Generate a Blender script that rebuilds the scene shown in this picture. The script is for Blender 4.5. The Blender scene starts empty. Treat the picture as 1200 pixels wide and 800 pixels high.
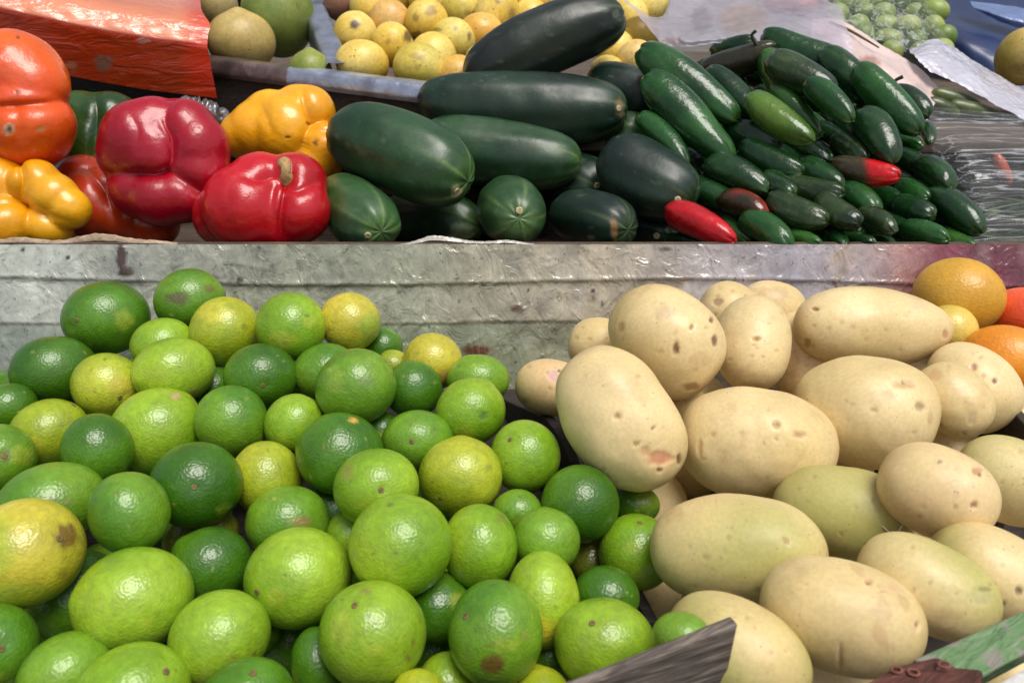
import bpy, math, random
import numpy as np
from mathutils import Vector, Matrix

S = bpy.context.scene
COL = S.collection
rng = np.random.RandomState(7)
R = math.radians

# ------------------------------------------------------------------ camera model (1200 x 800 reference pixels)
CAM = np.array([0.0, 0.0, 1.40]); PITCH = R(25); FPX = 942.0
FW = np.array([0, math.cos(PITCH), -math.sin(PITCH)])
UP = np.array([0, math.sin(PITCH), math.cos(PITCH)])
RT = np.array([1.0, 0, 0])
def ray(px, py):
    return FW + (px - 600) / FPX * RT - (py - 400) / FPX * UP
def at(px, py, d):
    return CAM + d * ray(px, py)
def on_plane(px, py, p0, n):
    r = ray(px, py); return CAM + r * (np.dot(np.asarray(p0) - CAM, n) / np.dot(r, n))
def pix(V):
    q = V - CAM; d = q @ FW
    return 600 + FPX * (q @ RT) / d, 400 - FPX * (q @ UP) / d

# ------------------------------------------------------------------ colours
def lin(c):
    c = np.asarray(c, float) / 255.0
    return np.where(c <= 0.04045, c / 12.92, ((c + 0.055) / 1.055) ** 2.4)
def wob(P, freq, seed, n=7):
    """smooth pseudo-noise, about -1..1"""
    r = np.random.RandomState(seed); out = np.zeros(len(P))
    for i in range(n):
        k = r.normal(size=3); k = k / np.linalg.norm(k) * freq * r.uniform(0.5, 1.7)
        out += np.sin(P @ k + r.uniform(0, 6.28)) * r.uniform(0.6, 1.0)
    return out / (0.55 * n)
def sstep(a, b, x):
    t = np.clip((x - a) / (b - a), 0, 1); return t * t * (3 - 2 * t)

# ------------------------------------------------------------------ object helpers
def mesh_obj(name, V, faces, mat, parent=None, loc=None, col=None, smooth=True):
    V = np.asarray(V, float)
    if loc is None:
        loc = V.mean(axis=0)
    loc = np.asarray(loc, float)
    me = bpy.data.meshes.new(name)
    me.from_pydata((V - loc).tolist(), [], faces)
    me.update()
    if smooth:
        me.polygons.foreach_set('use_smooth', [True] * len(me.polygons))
    if col is not None:
        a = me.color_attributes.new('col', 'FLOAT_COLOR', 'POINT')
        c4 = np.ones((len(V), 4), np.float32); c4[:, :3] = np.clip(col, 0, 1)
        a.data.foreach_set('color', c4.ravel())
    if mat: me.materials.append(mat)
    o = bpy.data.objects.new(name, me)
    COL.objects.link(o)
    if parent is not None:
        o.parent = parent
        o.location = Vector(loc) - Vector(parent['_w'])
    else:
        o.location = loc
    o['_w'] = [float(x) for x in loc]
    return o
def tag(o, label=None, cat=None, group=None, kind=None):
    if label: o['label'] = label
    if cat: o['category'] = cat
    if group: o['group'] = group
    if kind: o['kind'] = kind
    return o
def empty(name, loc):
    o = bpy.data.objects.new(name, None); COL.objects.link(o)
    o.location = loc; o['_w'] = [float(x) for x in loc]; o.empty_display_size = 0.02
    return o
_ring_cache = {}
def ring_faces(nr, nv):
    if (nr, nv) in _ring_cache: return _ring_cache[(nr, nv)]
    F = []
    for j in range(nv): F.append((0, 1 + (j + 1) % nv, 1 + j))
    for i in range(nr - 1):
        a = 1 + i * nv; b = a + nv
        for j in range(nv):
            k = (j + 1) % nv; F.append((a + j, a + k, b + k, b + j))
    last = 1 + nr * nv; a = 1 + (nr - 1) * nv
    for j in range(nv): F.append((last, a + j, a + (j + 1) % nv))
    _ring_cache[(nr, nv)] = F
    return F
def frame(ax):
    ax = ax / np.linalg.norm(ax)
    h = np.array([0, 0, 1.0]) if abs(ax[2]) < 0.9 else np.array([1.0, 0, 0])
    e1 = np.cross(h, ax); e1 /= np.linalg.norm(e1); e2 = np.cross(ax, e1)
    return ax, e1, e2
def revolve(c, ax, L, rad, p=2.0, asym=0.0, bend=None, nr=40, nv=48, disp=None, prof=None):
    """closed body round an axis. returns verts, outward, t, theta"""
    ax, e1, e2 = frame(np.asarray(ax, float))
    t = -np.cos(np.pi * (np.arange(nr + 2)) / (nr + 1))
    rr = np.power(np.clip(1 - np.abs(t) ** p, 0, 1), 1.0 / p) * (1 + asym * t)
    if prof is not None: rr = rr * prof(t)
    th = 2 * np.pi * np.arange(nv) / nv
    T = np.concatenate([[t[0]], np.repeat(t[1:-1], nv), [t[-1]]])
    RRr = np.concatenate([[0], np.repeat(rr[1:-1], nv), [0]])
    TH = np.concatenate([[0], np.tile(th, nr), [0]])
    dirs = np.cos(TH)[:, None] * e1 + np.sin(TH)[:, None] * e2
    loc = T[:, None] * L * ax + (RRr * rad)[:, None] * dirs
    out = loc / np.linalg.norm(loc, axis=1)[:, None]
    # outward: mostly radial along the flank
    o2 = dirs * RRr[:, None] + ax * (np.sign(T) * np.abs(T) ** (2 * p - 1))[:, None]
    out = o2 / np.maximum(np.linalg.norm(o2, axis=1)[:, None], 1e-6)
    if disp is not None:
        loc = loc + out * disp(loc, T, TH, out)[:, None]
    if bend is not None:
        loc = loc + (1 - T ** 2)[:, None] * np.asarray(bend) - np.asarray(bend) * 0.5
    return np.asarray(c) + loc, out, T, TH, ring_faces(nr, nv)
def apply_marks(V, out, col, marks, seed):
    """marks: (px, py, rx, ry, rgb, strength, dent_m) - real stains and dents on the body's own skin"""
    for k, m in enumerate(marks or []):
        mx, my, rx, ry, rgb, st, dent = m
        X, Y = pix(V)
        face = np.einsum('ij,ij->i', out, CAM - V) > 0
        q = np.sqrt(((X - mx) / rx) ** 2 + ((Y - my) / ry) ** 2)
        q = q * (1 + 0.22 * wob(V, 900, seed + k * 13)) if max(rx, ry) > 3 else q
        w = (1 - sstep(0.55, 1.15, q)) * face
        col = col * (1 - (w * st)[:, None]) + lin(rgb) * (w * st)[:, None]
        if dent: V = V - out * (w * dent)[:, None]
    return V, col

# ------------------------------------------------------------------ materials
def new_mat(name):
    m = bpy.data.materials.new(name); m.use_nodes = True
    nt = m.node_tree; nt.nodes.clear()
    return m, nt, nt.nodes, nt.links
def skin(name, rough=0.35, coat=0.0, coat_r=0.1, spec=0.5, mott=(60, 0.25), fine=(400, 0.12), bump=None,
         speck=None, sss=0.0, sss_col=(1, 0.6, 0.3), rough_var=0.1, vor_bump=None):
    """produce skin: vertex albedo, mottling, specks, bump"""
    m, nt, N, L = new_mat(name)
    out = N.new('ShaderNodeOutputMaterial'); b = N.new('ShaderNodeBsdfPrincipled')
    L.new(b.outputs[0], out.inputs[0])
    at_ = N.new('ShaderNodeAttribute'); at_.attribute_name = 'col'
    tc = N.new('ShaderNodeTexCoord'); oi = N.new('ShaderNodeObjectInfo')
    off = N.new('ShaderNodeVectorMath'); off.operation = 'ADD'
    cm = N.new('ShaderNodeCombineXYZ')
    ml = N.new('ShaderNodeMath'); ml.operation = 'MULTIPLY'; ml.inputs[1].default_value = 7.3
    L.new(oi.outputs['Random'], ml.inputs[0])
    for i in range(3): L.new(ml.outputs[0], cm.inputs[i])
    L.new(tc.outputs['Object'], off.inputs[0]); L.new(cm.outputs[0], off.inputs[1])
    co = off.outputs[0]
    def noise(scale, detail=3, rough_=0.55):
        n = N.new('ShaderNodeTexNoise'); n.inputs['Scale'].default_value = scale
        n.inputs['Detail'].default_value = detail; n.inputs['Roughness'].default_value = rough_
        L.new(co, n.inputs['Vector']); return n.outputs['Fac']
    def rng_(sock, a, b_, c, d):
        r = N.new('ShaderNodeMapRange'); r.inputs[1].default_value = a; r.inputs[2].default_value = b_
        r.inputs[3].default_value = c; r.inputs[4].default_value = d; L.new(sock, r.inputs[0]); return r.outputs[0]
    def mul(col, fac):
        mx = N.new('ShaderNodeMix'); mx.data_type = 'RGBA'; mx.blend_type = 'MULTIPLY'; mx.inputs[0].default_value = 1
        L.new(col, mx.inputs[6]); L.new(fac, mx.inputs[7]); return mx.outputs[2]
    col = at_.outputs['Color']
    col = mul(col, rng_(noise(mott[0]), 0.3, 0.7, 1 - mott[1], 1 + mott[1] * 0.8))
    col = mul(col, rng_(noise(fine[0], 2), 0.3, 0.7, 1 - fine[1], 1 + fine[1]))
    if speck:
        sc, thr, rgb, amt = speck
        v = N.new('ShaderNodeTexVoronoi'); v.inputs['Scale'].default_value = sc; L.new(co, v.inputs['Vector'])
        a = rng_(v.outputs['Distance'], thr * 0.6, thr, 1, 0)
        g = rng_(noise(sc * 0.35, 1), 0.48, 0.62, 0, amt)
        mm = N.new('ShaderNodeMath'); mm.operation = 'MULTIPLY'; L.new(a, mm.inputs[0]); L.new(g, mm.inputs[1])
        mx = N.new('ShaderNodeMix'); mx.data_type = 'RGBA'; L.new(mm.outputs[0], mx.inputs[0])
        L.new(col, mx.inputs[6]); mx.inputs[7].default_value = (*lin(rgb), 1); col = mx.outputs[2]
    L.new(col, b.inputs['Base Color'])
    L.new(rng_(noise(45, 3), 0.3, 0.7, rough - rough_var, rough + rough_var), b.inputs['Roughness'])
    b.inputs['Specular IOR Level'].default_value = spec
    b.inputs['Coat Weight'].default_value = coat; b.inputs['Coat Roughness'].default_value = coat_r
    if sss:
        b.inputs['Subsurface Weight'].default_value = sss
        b.inputs['Subsurface Radius'].default_value = sss_col; b.inputs['Subsurface Scale'].default_value = 0.004
    nrm = None
    if vor_bump:
        sc, st, dist = vor_bump
        v = N.new('ShaderNodeTexVoronoi'); v.feature = 'SMOOTH_F1'; v.inputs['Scale'].default_value = sc
        L.new(co, v.inputs['Vector'])
        bp = N.new('ShaderNodeBump'); bp.inputs['Strength'].default_value = st; bp.inputs['Distance'].default_value = dist
        bp.invert = False
        L.new(v.outputs['Distance'], bp.inputs['Height']); nrm = bp.outputs[0]
    if bump:
        sc, st, dist = bump
        bp = N.new('ShaderNodeBump'); bp.inputs['Strength'].default_value = st; bp.inputs['Distance'].default_value = dist
        L.new(noise(sc, 4), bp.inputs['Height'])
        if nrm: L.new(nrm, bp.inputs['Normal'])
        nrm = bp.outputs[0]
    if nrm:
        L.new(nrm, b.inputs['Normal']); L.new(nrm, b.inputs['Coat Normal'])
    return m
M = {}
M['lime'] = skin('lime_rind', rough=0.36, coat=0.3, coat_r=0.17, mott=(55, 0.16), fine=(260, 0.12), vor_bump=(660, 0.34, 0.0008),
                 bump=(80, 0.22, 0.0016), speck=(300, 0.15, (92, 84, 40), 0.6), rough_var=0.08)
M['orange'] = skin('orange_rind', rough=0.4, coat=0.1, coat_r=0.25, mott=(40, 0.12), fine=(300, 0.08), vor_bump=(560, 0.4, 0.0007))
M['potato'] = skin('potato_skin', rough=0.46, coat=0.08, coat_r=0.3, spec=0.45, mott=(34, 0.08), fine=(420, 0.07), bump=(150, 0.2, 0.001),
                   speck=(210, 0.15, (150, 112, 66), 0.6), sss=0.12)
M['cucumber'] = skin('cucumber_skin', rough=0.4, coat=0.12, coat_r=0.22, mott=(70, 0.22), fine=(700, 0.22), bump=(120, 0.25, 0.0012),
                     speck=(420, 0.14, (96, 120, 84), 0.35))
M['chilli'] = skin('chilli_skin', rough=0.22, coat=0.4, coat_r=0.08, spec=0.35, mott=(50, 0.25), fine=(300, 0.10), bump=(110, 0.5, 0.002), rough_var=0.08)
M['pepper'] = skin('bell_pepper_skin', rough=0.32, coat=0.32, coat_r=0.12, mott=(26, 0.10), fine=(240, 0.05), bump=(60, 0.42, 0.003), sss=0.08, rough_var=0.08)
M['guava'] = skin('guava_skin', rough=0.45, coat=0.1, coat_r=0.3, mott=(50, 0.14), fine=(260, 0.12), bump=(160, 0.35, 0.001),
                  speck=(150, 0.2, (104, 70, 30), 0.9))
M['scar'] = skin('dry_stem', rough=0.8, coat=0, mott=(300, 0.3), fine=(900, 0.25), bump=(900, 0.6, 0.0006))
M['pod'] = skin('pod_skin', rough=0.35, coat=0.2, mott=(80, 0.25), fine=(300, 0.15), bump=(150, 0.3, 0.001))

def wood(name, c1, c2, c3, scale=(6, 60, 60), rough=0.75, grain=0.6, paint=None, rot=0.0):
    m, nt, N, L = new_mat(name)
    out = N.new('ShaderNodeOutputMaterial'); b = N.new('ShaderNodeBsdfPrincipled'); L.new(b.outputs[0], out.inputs[0])
    tc = N.new('ShaderNodeTexCoord'); mp = N.new('ShaderNodeMapping'); mp.inputs['Scale'].default_value = scale
    m0 = N.new('ShaderNodeMapping'); m0.inputs['Rotation'].default_value = (0, 0, -rot); L.new(tc.outputs['Object'], m0.inputs[0])
    L.new(m0.outputs[0], mp.inputs[0])
    n = N.new('ShaderNodeTexNoise'); n.inputs['Scale'].default_value = 4; n.inputs['Detail'].default_value = 8; n.inputs['Roughness'].default_value = 0.65
    n.inputs['Distortion'].default_value = 0.6
    L.new(mp.outputs[0], n.inputs['Vector'])
    cr = N.new('ShaderNodeValToRGB'); e = cr.color_ramp.elements
    e[0].position = 0.3; e[0].color = (*lin(c1), 1); e[1].position = 0.7; e[1].color = (*lin(c3), 1)
    x = e.new(0.5); x.color = (*lin(c2), 1)
    L.new(n.outputs['Fac'], cr.inputs[0]); col = cr.outputs[0]
    if paint:
        n2 = N.new('ShaderNodeTexNoise'); n2.inputs['Scale'].default_value = 110; n2.inputs['Detail'].default_value = 9
        L.new(tc.outputs['Object'], n2.inputs['Vector'])
        r2 = N.new('ShaderNodeMapRange'); r2.inputs[1].default_value = 0.52; r2.inputs[2].default_value = 0.62
        L.new(n2.outputs['Fac'], r2.inputs[0])
        mx = N.new('ShaderNodeMix'); mx.data_type = 'RGBA'; L.new(r2.outputs[0], mx.inputs[0]); L.new(col, mx.inputs[6])
        mx.inputs[7].default_value = (*lin(paint), 1); col = mx.outputs[2]
    L.new(col, b.inputs['Base Color']); b.inputs['Roughness'].default_value = rough
    bp = N.new('ShaderNodeBump'); bp.inputs['Strength'].default_value = grain; bp.inputs['Distance'].default_value = 0.002
    L.new(n.outputs['Fac'], bp.inputs['Height']); L.new(bp.outputs[0], b.inputs['Normal'])
    return m
M['grey_wood'] = wood('weathered_grey_wood', (40, 34, 30), (98, 88, 80), (158, 146, 132), (4, 110, 110), rot=R(25))
M['dark_wood'] = wood('dark_crate_wood', (24, 19, 16), (44, 36, 31), (66, 55, 47), (6, 70, 70))
M['brown_wood'] = wood('red_brown_wood', (44, 22, 18), (88, 46, 38), (128, 82, 70), (12, 50, 50), grain=1.2, rot=R(30))
M['green_wood'] = wood('worn_green_paint_wood', (60, 98, 54), (104, 138, 92), (142, 160, 126), (14, 60, 60), paint=(140, 134, 124), grain=1.0, rot=R(35))
M['white_wood'] = wood('chipped_white_plaster', (170, 168, 164), (205, 203, 200), (225, 224, 222), (30, 30, 30), rough=0.9)
M['shelf_wood'] = wood('shelf_board_wood', (50, 42, 36), (84, 70, 58), (110, 95, 80), (5, 50, 50))
M['card'] = wood('grubby_cardboard', (120, 96, 76), (160, 138, 116), (188, 170, 150), (30, 60, 60), rough=0.85, grain=0.2)

def sheet_mat(name, rough=0.2, coat=0.6, metallic=0.0, mott=(30, 0.15), bump=(60, 0.5, 0.003), stretch=(1, 1, 1), alpha=None, trans=0.0, streak=None, dist=0.8, grime=None):
    """film, foil or plastic sheet: vertex albedo, wrinkle bump; alpha = share of light let straight through"""
    m, nt, N, L = new_mat(name)
    out = N.new('ShaderNodeOutputMaterial'); b = N.new('ShaderNodeBsdfPrincipled')
    at_ = N.new('ShaderNodeAttribute'); at_.attribute_name = 'col'
    tc = N.new('ShaderNodeTexCoord'); mp = N.new('ShaderNodeMapping'); mp.inputs['Scale'].default_value = stretch
    L.new(tc.outputs['Object'], mp.inputs[0])
    n = N.new('ShaderNodeTexNoise'); n.inputs['Scale'].default_value = mott[0]; n.inputs['Detail'].default_value = 5; L.new(mp.outputs[0], n.inputs['Vector'])
    r = N.new('ShaderNodeMapRange'); r.inputs[1].default_value = 0.3; r.inputs[2].default_value = 0.7
    r.inputs[3].default_value = 1 - mott[1]; r.inputs[4].default_value = 1 + mott[1]; L.new(n.outputs['Fac'], r.inputs[0])
    mx = N.new('ShaderNodeMix'); mx.data_type = 'RGBA'; mx.blend_type = 'MULTIPLY'; mx.inputs[0].default_value = 1
    L.new(at_.outputs['Color'], mx.inputs[6]); L.new(r.outputs[0], mx.inputs[7])
    if grime:
        def layer(sock, scale, det, lo, hi, a0, a1, st):
            q = N.new('ShaderNodeMapping'); q.inputs['Scale'].default_value = st; L.new(tc.outputs['Object'], q.inputs[0])
            k = N.new('ShaderNodeTexNoise'); k.inputs['Scale'].default_value = scale; k.inputs['Detail'].default_value = det; k.inputs['Roughness'].default_value = .68; L.new(q.outputs[0], k.inputs['Vector'])
            g = N.new('ShaderNodeMapRange'); g.inputs[1].default_value = lo; g.inputs[2].default_value = hi; g.inputs[3].default_value = a0; g.inputs[4].default_value = a1; L.new(k.outputs['Fac'], g.inputs[0])
            m2 = N.new('ShaderNodeMix'); m2.data_type = 'RGBA'; m2.blend_type = 'MULTIPLY'; m2.inputs[0].default_value = 1
            L.new(sock, m2.inputs[6]); L.new(g.outputs[0], m2.inputs[7]); return m2.outputs[2]
        cs = layer(mx.outputs[2], 16, 6, .35, .65, .74, 1.2, (1, 1, .9))
        cs = layer(cs, 70, 8, .38, .62, .84, 1.18, (1, 1, .8))
        cs = layer(cs, 190, 6, .60, .66, 1.0, .42, (1, 1, 1))
        L.new(cs, b.inputs['Base Color'])
    else:
        L.new(mx.outputs[2], b.inputs['Base Color'])
    b.inputs['Roughness'].default_value = rough; b.inputs['Coat Weight'].default_value = coat; b.inputs['Coat Roughness'].default_value = 0.08
    b.inputs['Metallic'].default_value = metallic
    n2 = N.new('ShaderNodeTexNoise'); n2.inputs['Scale'].default_value = bump[0]; n2.inputs['Detail'].default_value = 4
    n2.inputs['Distortion'].default_value = dist; L.new(mp.outputs[0], n2.inputs['Vector'])
    rid = N.new('ShaderNodeMath'); rid.operation = 'SUBTRACT'; rid.inputs[1].default_value = 0.5; L.new(n2.outputs['Fac'], rid.inputs[0])
    ab = N.new('ShaderNodeMath'); ab.operation = 'ABSOLUTE'; L.new(rid.outputs[0], ab.inputs[0])
    bp = N.new('ShaderNodeBump'); bp.inputs['Strength'].default_value = bump[1]; bp.inputs['Distance'].default_value = bump[2]; bp.invert = True
    L.new(ab.outputs[0], bp.inputs['Height'])
    L.new(bp.outputs[0], b.inputs['Normal']); L.new(bp.outputs[0], b.inputs['Coat Normal'])
    s = b.outputs[0]
    if trans:
        tl = N.new('ShaderNodeBsdfTranslucent'); L.new(mx.outputs[2], tl.inputs[0])
        a = N.new('ShaderNodeMixShader'); a.inputs[0].default_value = trans; L.new(s, a.inputs[1]); L.new(tl.outputs[0], a.inputs[2]); s = a.outputs[0]
    if alpha is not None:
        tp = N.new('ShaderNodeBsdfTransparent')
        a = N.new('ShaderNodeMixShader'); L.new(s, a.inputs[1]); L.new(tp.outputs[0], a.inputs[2]); a.inputs[0].default_value = alpha
        if streak:
            rr = N.new('ShaderNodeMapRange'); rr.inputs[1].default_value = 0.0; rr.inputs[2].default_value = streak[0]
            rr.inputs[3].default_value = streak[1]; rr.inputs[4].default_value = alpha; L.new(ab.outputs[0], rr.inputs[0]); L.new(rr.outputs[0], a.inputs[0])
        s = a.outputs[0]
    L.new(s, out.inputs[0])
    return m
M['film'] = sheet_mat('grubby_plastic_film', rough=0.22, coat=1.0, metallic=0.0, mott=(30, 0.12), bump=(52, 0.8, 0.005), stretch=(1.0, 1, .8), grime=1)
M['foil'] = sheet_mat('silver_foil', rough=0.3, coat=0.2, metallic=0.6, mott=(60, 0.25), bump=(60, 0.5, 0.003))
M['milky'] = sheet_mat('milky_polythene', rough=0.3, coat=0.3, bump=(34, 0.9, 0.006), trans=0.35, alpha=0.36)
M['white_plastic'] = sheet_mat('white_plastic_sheet', rough=0.2, coat=0.8, bump=(48, 0.8, 0.005), trans=0.2)
M['orange_film'] = sheet_mat('orange_plastic_wrap', rough=0.22, coat=0.8, mott=(16, 0.2), bump=(70, 0.6, 0.004), stretch=(0.3, 1, 1.2))
M['clear'] = sheet_mat('clear_cling_film', rough=0.12, coat=0.6, bump=(44, 0.9, 0.006), alpha=0.9, streak=(0.035, 0.45), stretch=(0.14, 1.6, 2.4), dist=0.25)
M['bag'] = sheet_mat('clear_bag_film', rough=0.12, coat=0.5, bump=(60, 0.9, 0.006), alpha=0.9, streak=(0.05, 0.45))
M['tarp'] = sheet_mat('blue_tarpaulin', rough=0.35, coat=0.2, mott=(12, 0.2), bump=(10, 0.4, 0.006))
M['sack'] = sheet_mat('pink_plastic_sack', rough=0.35, coat=0.3, mott=(18, 0.15), bump=(20, 0.4, 0.004))

# ------------------------------------------------------------------ DATA  (reference pixels)
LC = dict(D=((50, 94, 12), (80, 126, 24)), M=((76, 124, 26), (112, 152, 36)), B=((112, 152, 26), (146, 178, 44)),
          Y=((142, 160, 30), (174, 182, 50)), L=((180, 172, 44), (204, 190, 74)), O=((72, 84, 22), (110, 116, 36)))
BR = (96, 66, 40); TAN = (176, 150, 96); PK = (190, 150, 118)
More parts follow.
